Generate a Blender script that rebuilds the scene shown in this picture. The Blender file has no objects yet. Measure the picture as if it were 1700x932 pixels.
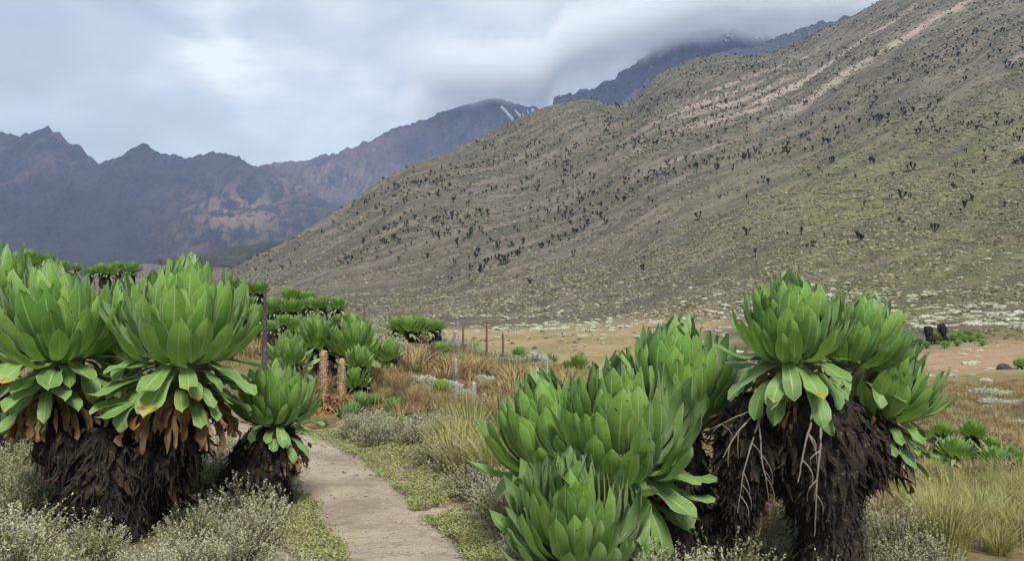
import bpy, math, random
import numpy as np
from mathutils import Vector, Matrix, Quaternion
sc = bpy.context.scene
COL = sc.collection
PI = math.pi
# ------------------------------------------------------------------ camera
EYE, F, CX, HY = 1.6, 1275.0, 850.0, 490.0       # eye height; focal length, centre and horizon row of a 1700 px wide frame
cam_d = bpy.data.cameras.new('camera'); cam = bpy.data.objects.new('camera', cam_d); COL.objects.link(cam)
cam.location = (0, 0, EYE); cam.rotation_euler = (math.radians(90 + 1.08), 0, 0)
cam_d.sensor_width = 36; cam_d.lens = 27; cam_d.clip_start = .05; cam_d.clip_end = 40000
sc.camera = cam
# ------------------------------------------------------------------ node helper
class NT:
    def __init__(s, tree): s.t = tree; tree.nodes.clear()
    def n(s, typ, ins=None, **props):
        nd = s.t.nodes.new(typ)
        for k, v in props.items(): setattr(nd, k, v)
        for k, v in (ins or {}).items(): s.set(nd.inputs[k], v)
        return nd
    def set(s, sock, v):
        if isinstance(v, bpy.types.NodeSocket): s.t.links.new(v, sock)
        else:
            if isinstance(v, tuple) and len(v) == 3 and sock.type == 'RGBA': v = (*v, 1)
            sock.default_value = v
    def mix(s, f, a, b, blend='MIX'):
        nd = s.n('ShaderNodeMix', data_type='RGBA', blend_type=blend)
        s.set(nd.inputs[0], f); s.set(nd.inputs[6], a); s.set(nd.inputs[7], b); return nd.outputs[2]
    def m(s, op, a, b=0.0, c=0.0, clamp=False):
        nd = s.n('ShaderNodeMath', operation=op, use_clamp=clamp)
        s.set(nd.inputs[0], a); s.set(nd.inputs[1], b); s.set(nd.inputs[2], c); return nd.outputs[0]
    def ss(s, x, lo, hi):
        nd = s.n('ShaderNodeMapRange', interpolation_type='SMOOTHSTEP')
        s.set(nd.inputs[0], x); s.set(nd.inputs[1], lo); s.set(nd.inputs[2], hi); return nd.outputs[0]
    def noise(s, vec, scale, detail=4, rough=.55, dist=0.0):
        nd = s.n('ShaderNodeTexNoise'); s.set(nd.inputs['Vector'], vec)
        s.set(nd.inputs['Scale'], scale); s.set(nd.inputs['Detail'], detail); s.set(nd.inputs['Roughness'], rough); s.set(nd.inputs['Distortion'], dist)
        return nd.outputs['Fac']
    def vmap(s, vec, scale=(1, 1, 1), rot=(0, 0, 0), loc=(0, 0, 0)):
        nd = s.n('ShaderNodeMapping'); s.set(nd.inputs[0], vec); nd.inputs[1].default_value = loc
        nd.inputs[2].default_value = rot; nd.inputs[3].default_value = scale; return nd.outputs[0]
# ------------------------------------------------------------------ world, sun, exposure
SUN_EL, SUN_AZ = math.radians(55), math.radians(166)          # azimuth from +Y towards +X
EXPO = 1.8; SKY_K = 1.06/2**EXPO                              # the sky keeps its look, the sun gains
w = bpy.data.worlds.new('World'); sc.world = w; w.use_nodes = True
t = NT(w.node_tree)
sky = t.n('ShaderNodeTexSky', sky_type='NISHITA', sun_disc=False, sun_elevation=SUN_EL, sun_rotation=SUN_AZ, air_density=1.0, dust_density=1.5)
bg_sky = t.n('ShaderNodeBackground', {0: sky.outputs[0], 1: .06})
g = t.n('ShaderNodeTexCoord').outputs['Generated']
gs = t.vmap(g, (1, 1, 2.2))
c1 = t.noise(gs, 2.3, 5, .5, .3)
c2 = t.noise(t.vmap(g, (1, 1, 2.0), loc=(3.1, 1.7, .4)), 5.5, 4, .5, .2)
def spot(px, py, k):                                           # bright thinning of the cloud deck round a direction
    d = Vector(((px-CX)/F, 1, (HY-py)/F)).normalized()
    dp = t.n('ShaderNodeVectorMath', {0: g, 1: tuple(d)}, operation='DOT_PRODUCT').outputs['Value']
    return t.m('POWER', t.m('MAXIMUM', dp, 0.0), k)
br = t.m('ADD', t.m('MULTIPLY', spot(365, 88, 1000), .85), t.m('MULTIPLY', spot(610, 110, 1400), .28))
br = t.m('ADD', br, t.m('MULTIPLY', spot(380, -30, 350), .45))
br = t.m('ADD', br, t.m('MULTIPLY', spot(590, 260, 60), .16))
br = t.m('MULTIPLY', br, t.m('MULTIPLY_ADD', t.ss(c2, .3, .65), .7, .3))
v = t.m('ADD', t.m('MULTIPLY', t.ss(c1, .3, .7), .36), t.m('MULTIPLY_ADD', t.ss(c2, .28, .72), .32, .09))
v = t.m('ADD', v, br, clamp=True)
cloudcol = t.n('ShaderNodeValToRGB'); t.set(cloudcol.inputs[0], v)
cr = cloudcol.color_ramp
cr.elements[0].position = .1; cr.elements[0].color = (.44, .495, .56, 1)
cr.elements[1].position = .95; cr.elements[1].color = (.93, .99, 1.0, 1)
e = cr.elements.new(.5); e.color = (.60, .68, .745, 1)
bg_cl = t.n('ShaderNodeBackground', {0: cloudcol.outputs[0], 1: SKY_K})
mx = t.n('ShaderNodeMixShader', {0: .93, 1: bg_sky.outputs[0], 2: bg_cl.outputs[0]})
t.n('ShaderNodeOutputWorld', {0: mx.outputs[0]})
sd = bpy.data.lights.new('sun', 'SUN'); sd.energy = 1.5; sd.angle = math.radians(18); sd.color = (1, .95, .87)
sun = bpy.data.objects.new('sun', sd); COL.objects.link(sun); sun.location = (-30, 30, 60)
sun.rotation_euler = Vector((-math.sin(SUN_AZ)*math.cos(SUN_EL), -math.cos(SUN_AZ)*math.cos(SUN_EL), -math.sin(SUN_EL))).to_track_quat('-Z', 'Y').to_euler()
sc.view_settings.view_transform = 'Standard'; sc.view_settings.look = 'None'
sc.view_settings.exposure = EXPO; sc.view_settings.gamma = 1.0
sc.cycles.use_denoising = True
sc.cycles.max_bounces = 30; sc.cycles.diffuse_bounces = 4; sc.cycles.volume_bounces = 28; sc.cycles.transparent_max_bounces = 8
sc.cycles.volume_max_steps = 128
# ------------------------------------------------------------------ numpy helpers
def hash2(i, j, seed):
    n = (i.astype(np.int64)*374761393 + j.astype(np.int64)*668265263 + seed*1274126177) & 0xffffffff
    n = ((n ^ (n >> 13))*1274126177) & 0xffffffff
    n = n ^ (n >> 16)
    return (n & 0xffffff)/float(0xffffff)
def vnoise(x, y, seed=0):
    x = np.asarray(x, float); y = np.asarray(y, float)
    i = np.floor(x); j = np.floor(y); fx = x-i; fy = y-j
    fx = fx*fx*fx*(fx*(fx*6-15)+10); fy = fy*fy*fy*(fy*(fy*6-15)+10)
    i = i.astype(np.int64); j = j.astype(np.int64)
    a = hash2(i, j, seed); b = hash2(i+1, j, seed); c = hash2(i, j+1, seed); d = hash2(i+1, j+1, seed)
    return (a*(1-fx)+b*fx)*(1-fy)+(c*(1-fx)+d*fx)*fy*1.0 - .5
def fbm(x, y, oct=4, seed=0, gain=.5):
    s = 0; a = 1
    for o in range(oct):
        s = s + a*vnoise(x*2**o, y*2**o, seed+o*17); a *= gain
    return s
def ridged(x, y, oct=4, seed=0):
    s = 0; a = 1
    for o in range(oct):
        s = s + a*(.5-2*np.abs(vnoise(x*2**o, y*2**o, seed+o*31))); a *= .5
    return s
def sstep(x, a, b):
    q = np.clip((x-a)/(b-a), 0, 1); return q*q*(3-2*q)
def pchip(xk, yk, x):
    xk = np.asarray(xk, float); yk = np.asarray(yk, float); x = np.clip(x, xk[0], xk[-1])
    h = np.diff(xk); dl = np.diff(yk)/h; m_ = np.zeros_like(yk)
    for i in range(1, len(xk)-1):
        if dl[i-1]*dl[i] > 0:
            w1 = 2*h[i]+h[i-1]; w2 = h[i]+2*h[i-1]; m_[i] = (w1+w2)/(w1/dl[i-1]+w2/dl[i])
    m_[0] = dl[0]; m_[-1] = dl[-1]
    k = np.clip(np.searchsorted(xk, x)-1, 0, len(xk)-2); q = (x-xk[k])/h[k]
    return ((2*q**3-3*q**2+1)*yk[k] + (q**3-2*q**2+q)*h[k]*m_[k] + (-2*q**3+3*q**2)*yk[k+1] + (q**3-q**2)*h[k]*m_[k+1])
def npmesh(name, V, faces, mats=(), uv=None, smooth=True, mi=None, attrs=None):
    """faces: one array (M,k) or a list of such arrays"""
    V = np.asarray(V, np.float32)
    fl = faces if isinstance(faces, list) else [faces]
    fl = [np.asarray(f, np.int32) for f in fl if len(f)]
    loops = np.concatenate([f.ravel() for f in fl]); cnt = np.concatenate([np.full(len(f), f.shape[1], np.int32) for f in fl])
    st = np.concatenate([[0], np.cumsum(cnt)[:-1]]).astype(np.int32)
    me = bpy.data.meshes.new(name)
    me.vertices.add(len(V)); me.vertices.foreach_set('co', V.ravel())
    me.loops.add(len(loops)); me.loops.foreach_set('vertex_index', loops)
    me.polygons.add(len(cnt)); me.polygons.foreach_set('loop_start', st); me.polygons.foreach_set('loop_total', cnt)
    me.polygons.foreach_set('use_smooth', np.full(len(cnt), smooth))
    for m_ in mats: me.materials.append(m_)
    if mi is not None: me.polygons.foreach_set('material_index', np.asarray(mi, np.int32))
    if uv is not None:
        l = me.uv_layers.new(name='UVMap'); l.data.foreach_set('uv', np.asarray(uv, np.float32)[loops].ravel())
    for k, a in (attrs or {}).items():
        at = me.attributes.new(k, 'FLOAT_COLOR', 'POINT'); a = np.asarray(a, np.float32)
        at.data.foreach_set('color', np.concatenate([a, np.ones((len(a), 1), np.float32)], 1).ravel())
    me.update(calc_edges=True); me.validate()
    return me
def obj(name, me, parent=None, loc=None, kind=None):
    o = bpy.data.objects.new(name, me); COL.objects.link(o)
    if parent: o.parent = parent
    if loc is not None: o.location = loc
    if kind: o['kind'] = kind
    return o
def tag(o, label, cat, group=None):
    o['label'] = label; o['category'] = cat
    if group: o['group'] = group
    return o
def thing(name, loc, label, cat, group=None):
    return tag(obj(name, None, None, loc), label, cat, group)
def grid_faces(nr, nc, wrap=False):
    r = np.arange(nr-1)[:, None]; c = np.arange(nc if wrap else nc-1)[None, :]; c2 = (c+1) % nc
    return np.stack([r*nc+c, r*nc+c2, (r+1)*nc+c2, (r+1)*nc+c], -1).reshape(-1, 4)
def tube(pts, rad, seg=8, rough=0.0, seed=0, freq=3.0):
    """noisy tube along a polyline -> verts, quads"""
    pts = np.asarray(pts, float); n = len(pts); rad = np.broadcast_to(np.asarray(rad, float), (n,))
    tg = np.gradient(pts, axis=0); tg /= np.linalg.norm(tg, axis=1)[:, None]+1e-9
    ref = np.where(np.abs(tg[:, 2:3]) > .9, np.array([[1., 0, 0]]), np.array([[0, 0, 1.]]))
    a = np.cross(tg, ref); a /= np.linalg.norm(a, axis=1)[:, None]+1e-9; b = np.cross(tg, a)
    th = np.arange(seg)/seg*2*PI
    rr = rad[:, None]*np.ones((n, seg))
    if rough:
        rr = rr*(1+rough*fbm(np.cos(th)[None]*freq+seed*7+np.sin(th)[None]*freq*.6, np.linspace(0, n*.5, n)[:, None]+np.sin(th)[None]*freq, 3, seed)*2)
    V = pts[:, None]+a[:, None]*(rr*np.cos(th))[..., None]+b[:, None]*(rr*np.sin(th))[..., None]
    return V.reshape(-1, 3), grid_faces(n, seg, True)
def joinm(parts):
    V = []; Fq = []; k = 0
    for v, f in parts: V.append(v); Fq.append(f+k); k += len(v)
    return np.concatenate(V), np.concatenate(Fq)
def interp_path(ctrl, n):
    ctrl = np.asarray(ctrl, float); d = np.concatenate([[0], np.cumsum(np.linalg.norm(np.diff(ctrl, axis=0), axis=1))])
    u = np.linspace(0, d[-1], n); return np.stack([pchip(d, ctrl[:, i], u) for i in range(ctrl.shape[1])], -1)
# ------------------------------------------------------------------ terrain
PATH = interp_path([(.45, -5), (.45, -1), (.3, 1.2), (.0, 2.8), (-.28, 3.8), (-.62, 4.65), (-1.07, 5.67), (-1.42, 6.6), (-1.87, 7.5), (-2.4, 8.25), (-3.2, 8.9), (-4.4, 9.5), (-6.5, 10.1), (-9, 10.6)], 260)
def path_dist(x, y):
    x = np.atleast_1d(x); y = np.atleast_1d(y); out = np.full(x.shape, 9.0); near = (np.abs(x) < 14) & (y < 16)
    if near.any():
        q = np.stack([x[near], y[near]], -1); best = np.full(len(q), 9.0)
        for i in range(0, len(q), 40000):
            best[i:i+40000] = np.sqrt(((q[i:i+40000, None]-PATH[None])**2).sum(-1)).min(1)
        out[near] = best
    return out
COLS = {   # picture column of the ray -> (distance, height) knots of the ground along it
 -400: [(5, 0), (9, .1), (14, .5), (21, 1.0), (32, 1.75), (40, 1.9), (60, .0), (150, -9), (400, -12), (1200, 0), (2600, 40), (4900, 60)],
 0:    [(5, 0), (9, .1), (14, .5), (21, 1.0), (32, 1.75), (40, 1.9), (60, .0), (150, -9), (400, -12), (1200, 0), (2600, 40), (4900, 60)],
 250:  [(5, 0), (9, .05), (14, .45), (21, .95), (30, 1.45), (36, 1.5), (60, -1), (150, -9), (400, -8), (1000, 22), (1800, 75), (2600, 90), (4900, 90)],
 370:  [(5, 0), (9, .02), (12, .25), (18, .75), (26, 1.15), (32, 1.1), (55, -2), (140, -7), (350, -3), (700, 22), (1000, 37), (1500, 30), (4900, 60)],
 450:  [(5, 0), (9, .02), (12, .25), (18, .70), (25, .98), (30, .9), (50, -2), (120, -7), (300, -3), (500, 15), (700, 42), (800, 30), (1500, -30), (4900, 30)],
 560:  [(5, 0), (9, .02), (12, .24), (18, .66), (23, .85), (28, .7), (50, -3), (120, -7), (260, -4), (450, 24), (650, 66), (780, 87), (900, 70), (1500, -30), (4900, 30)],
 690:  [(5, 0), (9, .0), (11, .18), (14, .36), (18, .50), (22, .46), (26, .1), (50, -4), (120, -6.5), (230, -5), (320, 2), (450, 38), (650, 96), (850, 143), (950, 120), (1600, -20), (4900, 30)],
 850:  [(5, 0), (9, -.02), (14, -.05), (20, -.2), (24, -.5), (28, -1.2), (50, -4), (110, -6), (195, -6), (240, -2.5), (330, 14), (450, 42), (700, 120), (1000, 224), (1100, 200), (1700, 0), (4900, 30)],
 980:  [(5, 0), (9, -.05), (14, -.2), (20, -.45), (24, -.8), (28, -1.5), (50, -3.6), (110, -5.5), (180, -5), (215, -2), (300, 14), (420, 44), (660, 122), (1050, 259), (1150, 230), (1700, 20), (4900, 30)],
 1035: [(5, -.01), (9, -.12), (14, -.3), (20, -.7), (30, -1.6), (50, -3.6), (100, -5.3), (165, -5), (200, -2), (285, 13), (400, 44), (630, 122), (900, 214), (1090, 269), (1200, 250), (1750, 30), (4900, 30)],
 1100: [(5, -.02), (9, -.2), (14, -.5), (20, -1.0), (30, -2.0), (50, -3.6), (90, -5), (140, -4.6), (180, -1.8), (260, 12), (380, 46), (600, 122), (900, 243), (1130, 325), (1250, 300), (1800, 50), (4900, 30)],
 1180: [(5, -.03), (9, -.3), (14, -.75), (20, -1.3), (30, -2.1), (50, -3.5), (90, -4.6), (135, -3.6), (190, 2), (280, 22), (420, 65), (650, 148), (800, 215), (900, 262), (1000, 304), (1150, 358), (1280, 320), (1800, 60), (4900, 30)],
 1250: [(5, -.05), (8, -.3), (14, -.95), (20, -1.5), (30, -2.2), (50, -3.4), (90, -4.2), (130, -2.6), (200, 7), (300, 33), (450, 80), (700, 172), (850, 243), (950, 288), (1060, 331), (1150, 361), (1300, 320), (1800, 80), (4900, 30)],
 1400: [(5, -.08), (8, -.45), (14, -1.4), (20, -1.9), (30, -2.4), (45, -2.6), (65, -2.4), (90, -1.6), (130, 1.0), (220, 17), (330, 50), (600, 155), (900, 300), (1200, 412), (1400, 340), (2000, 80), (4900, 30)],
 1320: [(5, -.06), (8, -.38), (14, -1.2), (20, -1.7), (30, -2.3), (50, -3.0), (80, -3.2), (110, -1.6), (165, 4), (260, 25), (390, 65), (650, 160), (950, 290), (1060, 343), (1180, 389), (1350, 330), (1900, 80), (4900, 30)],
 1550: [(5, -.12), (8, -.6), (14, -1.5), (20, -1.9), (30, -2.25), (45, -2.5), (65, -2.3), (90, -1.2), (130, 2.4), (220, 21), (330, 57), (600, 178), (900, 335), (1250, 505), (1450, 430), (2000, 100), (4900, 30)],
 1700: [(5, -.15), (8, -.65), (14, -1.5), (20, -1.85), (30, -2.15), (45, -2.3), (65, -1.8), (90, -.4), (130, 4), (220, 25), (330, 64), (600, 195), (900, 360), (1300, 590), (1500, 520), (2200, 100), (4900, 30)],
 2300: [(5, -.2), (8, -.65), (14, -1.4), (20, -1.6), (30, -1.6), (45, -1.2), (65, .5), (90, 4), (130, 13), (220, 40), (330, 85), (600, 225), (900, 400), (1300, 640), (1500, 600), (2200, 100), (4900, 30)]}
LY0, LY1, NLY = math.log(1.0), math.log(4900.0), 700
_ly = np.linspace(LY0, LY1, NLY); _px = np.linspace(-400, 2300, 541)
_rows = np.array([pchip([0]+[math.log(a) for a, b in kn], [0]+[b for a, b in kn], _ly) for kn in COLS.values()])
_tab = np.array([pchip(list(COLS), _rows[:, i], _px) for i in range(NLY)])        # (NLY, 541)
for _ in range(6):                                                                # soften the knots
    _tab[:, 1:-1] = (_tab[:, :-2]+2*_tab[:, 1:-1]+_tab[:, 2:])/4
    _tab[1:-1] = (_tab[:-2]+2*_tab[1:-1]+_tab[2:])/4
FA = math.radians(41)                                                             # fall line of the slope, seen from above
def fall_uv(x, y):
    c, s = math.cos(FA), math.sin(FA)
    return x*c+y*s, -x*s+y*c            # along the fall line, across it
def hbase(x, y):
    yc = np.maximum(y, 1.0); p = np.clip(CX+F*x/yc, -400, 2299.9)
    a = (np.log(yc)-LY0)/(LY1-LY0)*(NLY-1); a = np.clip(a, 0, NLY-1.001); b = (p+400)/5.0
    i = a.astype(int); j = np.minimum(b.astype(int), 539); fa = a-i; fb = b-j
    return (_tab[i, j]*(1-fa)+_tab[i+1, j]*fa)*(1-fb)+(_tab[i, j+1]*(1-fa)+_tab[i+1, j+1]*fa)*fb
def H(x, y):
    x = np.asarray(x, float); y = np.asarray(y, float); sh = x.shape; x = np.atleast_1d(x).ravel(); y = np.atleast_1d(y).ravel()
    z = hbase(x, y)
    pd = path_dist(x, y); nm = sstep(pd, .45, 1.2)
    z = z+nm*.07*fbm(x*.9, y*.9, 3, 5)*sstep(60-y, 0, 30)
    mid = sstep(y, 12, 40)*(1-sstep(y, 500, 1200)*.4)
    z = z+mid*.35*fbm(x/9, y/9, 4, 9)*np.clip(y/60, .5, 3)
    u, v = fall_uv(x, y); sl = sstep(y, 180, 420)*sstep(z, 0, 25)
    z = z+sl*(5.0*(-.42+ridged(v/55+.4*fbm(u/120, v/120, 2, 40), u/420, 3, 21))+2.0*(ridged(v/17+.3*fbm(u/60, v/60, 2, 41), u/260, 3, 22)-.35)+2.2*fbm(u/45, v/9, 3, 23)+1.6*fbm(x/14, y/14, 3, 24))*np.clip(y/600, .35, 1.1)*(1-.65*sstep(y, 750, 1050))
    z = z-.02*(1-nm)
    return z.reshape(sh)
def h1(x, y): return float(H(np.array([x]), np.array([y]))[0])
def at(px, Y): return (px-CX)/F*Y                                    # X of a column at a distance
def ground(px, Y): x = at(px, Y); return Vector((x, Y, h1(x, Y)))
def P(px, py, Y): return Vector((at(px, Y), Y, EYE+(HY-py)/F*Y))
def proj(x, y, z): return CX+F*x/y, HY-F*(z-EYE)/y
s_in = np.linspace(-.80, .80, 430); s_out = np.linspace(.80, 1.08, 26)[1:]
S = np.concatenate([-s_out[::-1], s_in, s_out])
R = np.exp(np.linspace(math.log(.6), math.log(4856), 620))
gx = (S[None]*R[:, None]); gy = np.repeat(R[:, None]-6, len(S), 1)
gz = H(gx, gy)
gv = np.stack([gx, gy, gz], -1).reshape(-1, 3)
gpx, gpy = proj(gx, np.maximum(gy, .5), gz)
n5 = fbm(gx/12, gy/12, 3, 61)
nA = fbm(gx/30, gy/30, 3, 62); nU, nV = fall_uv(gx, gy)
slope = sstep(gy+n5*20, 45, 75)
gold = sstep(gy, 30, 45)*(1-sstep(gy+nA*40, 150, 200))*sstep(gpx, 640, 760)*(1-sstep(gpx+n5*160, 1100, 1290))
pink = sstep(gpx, 1380, 1500)*sstep(gy, 34, 44)*(1-sstep(gy+n5*10, 48, 60))*(1-.45*sstep(gpx, 1650, 1750))
near = 1-sstep(gy, 22, 40)
lines = np.zeros_like(gx)                                             # scree runs that follow the fall line
for (pxa, pya, Ya), wd, lo, hi in (((1600, 45, 900), 14, -470, 260), ((1290, 150, 900), 6, -260, 150), ((1690, 95, 560), 6, -60, 400), ((1400, 120, 900), 9, -400, -60), ((1230, 215, 800), 4, -250, 180), ((1690, 255, 330), 4, -50, 120), ((1640, 30, 800), 6, 0, 500), ((1100, 330, 520), 2.5, -90, 120), ((1330, 190, 760), 8, -330, 0), ((1500, 60, 950), 8, -500, 100)):
    x0, y0 = at(pxa, Ya), Ya; u0, v0 = fall_uv(x0, y0)
    wob = 5*fbm(nU/130, nU*0+pxa, 4, 71); wd2 = wd*(.25+1.3*(.5+vnoise(nU/45, nU*0+pxa*.7, 73)))
    lines = np.maximum(lines, (1-sstep(np.abs(nV-v0+wob), wd2*.15, wd2*1.1))*sstep(nU-u0, lo, lo+160)*(1-sstep(nU-u0, hi-120, hi)))
green = sstep(gpx, 1000, 1450)*(1-sstep(gy, 280, 620))
dust = (1-sstep(path_dist(gx.ravel(), gy.ravel()), .45, .95)).reshape(gx.shape)*(gy < 16)
za = np.stack([near, gold, slope], -1).reshape(-1, 3); zb = np.stack([np.maximum(pink, dust), green, lines*sstep(gy, 150, 260)], -1).reshape(-1, 3)
# ------------------------------------------------------------------ materials
def mat(name):
    m_ = bpy.data.materials.new(name); m_.use_nodes = True; return m_, NT(m_.node_tree)
def finish(t, col, rough=.9, spec=.2, bump=None, bdist=.05, bstr=.6, trans=0.0, sheen=0.0, tcol=None):
    b = t.n('ShaderNodeBsdfPrincipled', {'Base Color': col, 'Roughness': rough, 'Specular IOR Level': spec})
    if sheen: b.inputs['Sheen Weight'].default_value = sheen
    if bump is not None:
        bp = t.n('ShaderNodeBump', {'Strength': bstr, 'Distance': bdist, 'Height': bump}); t.set(b.inputs['Normal'], bp.outputs[0])
    out = b.outputs[0]
    if trans:
        tr = t.n('ShaderNodeBsdfTranslucent', {0: tcol if tcol is not None else col})
        out = t.n('ShaderNodeMixShader', {0: trans, 1: out, 2: tr.outputs[0]}).outputs[0]
    t.n('ShaderNodeOutputMaterial', {0: out})
def simple(name, c1_, c2_, scale=8, rough=.9, spec=.15, rnd=.35, c3=None, bump=0, trans=0, coords='Object'):
    m_, t = mat(name); oc = t.n('ShaderNodeTexCoord').outputs[coords]; nz = t.noise(oc, scale, 4, .6)
    r = t.n('ShaderNodeObjectInfo').outputs['Random']
    f = t.m('ADD', t.m('MULTIPLY', t.ss(nz, .3, .7), 1-rnd), t.m('MULTIPLY', r, rnd)); col = t.mix(f, c1_, c2_)
    if c3: col = t.mix(t.ss(t.noise(oc, scale*2.7, 3), .58, .68), col, c3)
    finish(t, col, rough, spec, nz if bump else None, bump or .05, trans=trans); return m_
def ground_mat():
    m_, t = mat('moorland_ground')
    p = t.n('ShaderNodeNewGeometry').outputs['Position']
    a = t.n('ShaderNodeSeparateColor', {0: t.n('ShaderNodeAttribute', attribute_name='za').outputs['Color']}).outputs
    b = t.n('ShaderNodeSeparateColor', {0: t.n('ShaderNodeAttribute', attribute_name='zb').outputs['Color']}).outputs
    nf = t.noise(p, 9, 5, .6); nm = t.noise(p, .9, 5, .6); nl = t.noise(p, .07, 4, .55); nx = t.noise(p, .28, 6, .7)
    fl = t.vmap(t.vmap(p, (1, 1, 1), (0, 0, -FA)), (.011, .085, .05)); nst = t.noise(fl, 1.0, 6, .65, .4)
    fl2 = t.vmap(t.vmap(p, (1, 1, 1), (0, 0, -FA)), (.05, .4, .3)); nst2 = t.noise(fl2, 1.0, 5, .7)
    base = t.mix(t.ss(nf, .35, .65), (.055, .043, .028), (.13, .10, .055))                    # peaty soil and litter
    base = t.mix(t.ss(nm, .4, .62), base, (.15, .125, .055))
    straw = t.mix(t.ss(nm, .35, .65), (.15, .125, .065), (.235, .185, .10))                     # dry grass between the near and far
    goldc = t.mix(t.ss(nx, .3, .7), (.31, .225, .13), (.24, .19, .105)); goldc = t.mix(t.ss(nl, .42, .62), goldc, (.20, .17, .085))
    sl = t.mix(t.ss(nx, .36, .64), (0.085, 0.073, 0.053), (0.155, 0.139, 0.106))
    sl = t.mix(t.m('MULTIPLY', t.ss(nst, .45, .6), .75), sl, (0.171, 0.145, 0.121))
    sl = t.mix(t.m('MULTIPLY', t.ss(nst2, .5, .62), .55), sl, (0.066, 0.063, 0.043))
    fl3 = t.vmap(t.vmap(p, (1, 1, 1), (0, 0, -FA)), (0.005, 0.070, 0.023)); nst3 = t.noise(fl3, 1.0, 6, .62, .3)
    sl = t.mix(t.m('MULTIPLY', t.ss(nst3, .56, .42), .8), sl, (0.067, 0.065, 0.051))
    gr = t.mix(t.ss(nx, .35, .65), (0.087, 0.097, 0.039), (0.171, 0.175, 0.086)); gr = t.mix(t.ss(nst, .5, .62), gr, (0.123, 0.113, 0.063))
    gr = t.mix(t.m('MULTIPLY', t.ss(nst3, .55, .42), .7), gr, (0.070, 0.077, 0.039))
    sl = t.mix(t.m('MULTIPLY', b[1], t.ss(nl, .2, .65)), sl, gr)
    sl = t.mix(t.m('MULTIPLY', b[2], t.m('MULTIPLY', t.ss(t.m('ADD', nst2, t.m('MULTIPLY', nx, .6)), .48, .80), .85)), sl, (0.322, 0.267, 0.230))
    c = t.mix(a[2], straw, sl); c = t.mix(a[1], c, goldc)
    c = t.mix(t.m('MULTIPLY', b[0], t.ss(nx, .3, .55)), c, (.29, .20, .135))
    base = t.mix(t.m('MULTIPLY', b[0], t.ss(t.m('ADD', nf, t.m('MULTIPLY', b[0], .35)), .5, .8)), base, (.29, .24, .185))
    c = t.mix(a[0], c, base)
    h = t.m('ADD', t.m('MULTIPLY', nx, 1.0), t.m('MULTIPLY', nm, .25))
    finish(t, c, .95, .1, h, 1.1, .8); return m_
M = {}
M['ground'] = ground_mat()
gobj = obj('ground', npmesh('ground', gv, grid_faces(len(R), len(S)), [M['ground']], attrs={'za': za, 'zb': zb}), kind='structure')
# path
def path_mat():
    m_, t = mat('trodden_path'); p = t.n('ShaderNodeNewGeometry').outputs['Position']
    n1 = t.noise(p, 2.2, 5, .6); n2 = t.noise(p, 38, 4, .7); n3 = t.n('ShaderNodeTexVoronoi', {'Vector': p, 'Scale': 55.0}).outputs['Distance']
    n0 = t.noise(p, .8, 5, .65)
    c = t.mix(t.ss(n1, .36, .62), (.26, .21, .16), (.375, .312, .24)); c = t.mix(t.m('MULTIPLY', t.ss(n0, .5, .6), .5), c, (.40, .345, .28)); n6 = t.noise(p, 9.0, 6, .7); c = t.mix(t.m('MULTIPLY', t.ss(n6, .52, .66), .55), c, (.17, .145, .115)); c = t.mix(t.m('MULTIPLY', t.ss(n2, .5, .72), .65), c, (.20, .165, .135))
    c = t.mix(t.m('MULTIPLY', t.ss(n3, .18, .06), .2), c, (.42, .385, .34))
    finish(t, c, .95, .1, t.m('ADD', t.m('MULTIPLY', n2, .6), t.m('MULTIPLY_ADD', n3, .25, t.m('MULTIPLY_ADD', n1, 1.5, t.m('MULTIPLY', n6, 1.2)))), .03, 1.0); return m_
M['path'] = path_mat()
pn = np.gradient(PATH, axis=0); pn /= np.linalg.norm(pn, axis=1)[:, None]; pl = np.stack([-pn[:, 1], pn[:, 0]], -1)
PATHF = PATH
cs = np.linspace(-1, 1, 15); en = .13*fbm(np.arange(260)*.55, np.zeros(260), 3, 13); en2 = .13*fbm(np.arange(260)*.55, np.zeros(260)+5, 3, 14)
wl = .43+en+.12*fbm(np.arange(260)*.11, np.zeros(260), 3, 3); wr = .42+en2+.12*fbm(np.arange(260)*.11, np.zeros(260)+9, 3, 4)
off = np.where(cs[None] < 0, cs[None]*wr[:, None], cs[None]*wl[:, None])
pv = PATH[:, None]+pl[:, None]*off[..., None]
pz = H(pv[..., 0], pv[..., 1])+.028-.02*np.abs(cs[None])**4+.02*fbm(pv[..., 0]*3.5, pv[..., 1]*3.5, 4, 8)
obj('path', npmesh('path', np.concatenate([pv, pz[..., None]], -1).reshape(-1, 3), grid_faces(260, 15)[:, ::-1], [M['path']]), kind='structure')
# ------------------------------------------------------------------ mountains
def rock_mat(name, dark, mid, tan, snowy=False, sc_=1.0):
    m_, t = mat(name); p = t.n('ShaderNodeNewGeometry').outputs['Position']
    za = t.n('ShaderNodeSeparateColor', {0: t.n('ShaderNodeAttribute', attribute_name='za').outputs['Color']}).outputs
    n1 = t.noise(p, .006*sc_, 6, .6); n2 = t.noise(p, .03*sc_, 6, .7); ns = t.noise(t.vmap(p, (1, .35, .25)), .016*sc_, 5, .65, .6)
    c = t.mix(t.ss(n1, .35, .65), dark, mid); c = t.mix(t.m('MULTIPLY', t.ss(n2, .48, .7), .6), c, tuple(x*.55 for x in dark))
    c = t.mix(t.m('MULTIPLY', za[0], t.ss(ns, .44, .58)), c, tan)
    c = t.mix(t.ss(t.m('ADD', za[1], t.m('MULTIPLY', t.m('SUBTRACT', n2, .5), 1.5)), .55, .7), c, (.85, .87, .9))
    finish(t, c, .95, .1, t.m('ADD', t.m('MULTIPLY', n2, 1.5), ns), 22.0, 1.0); return m_
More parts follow.
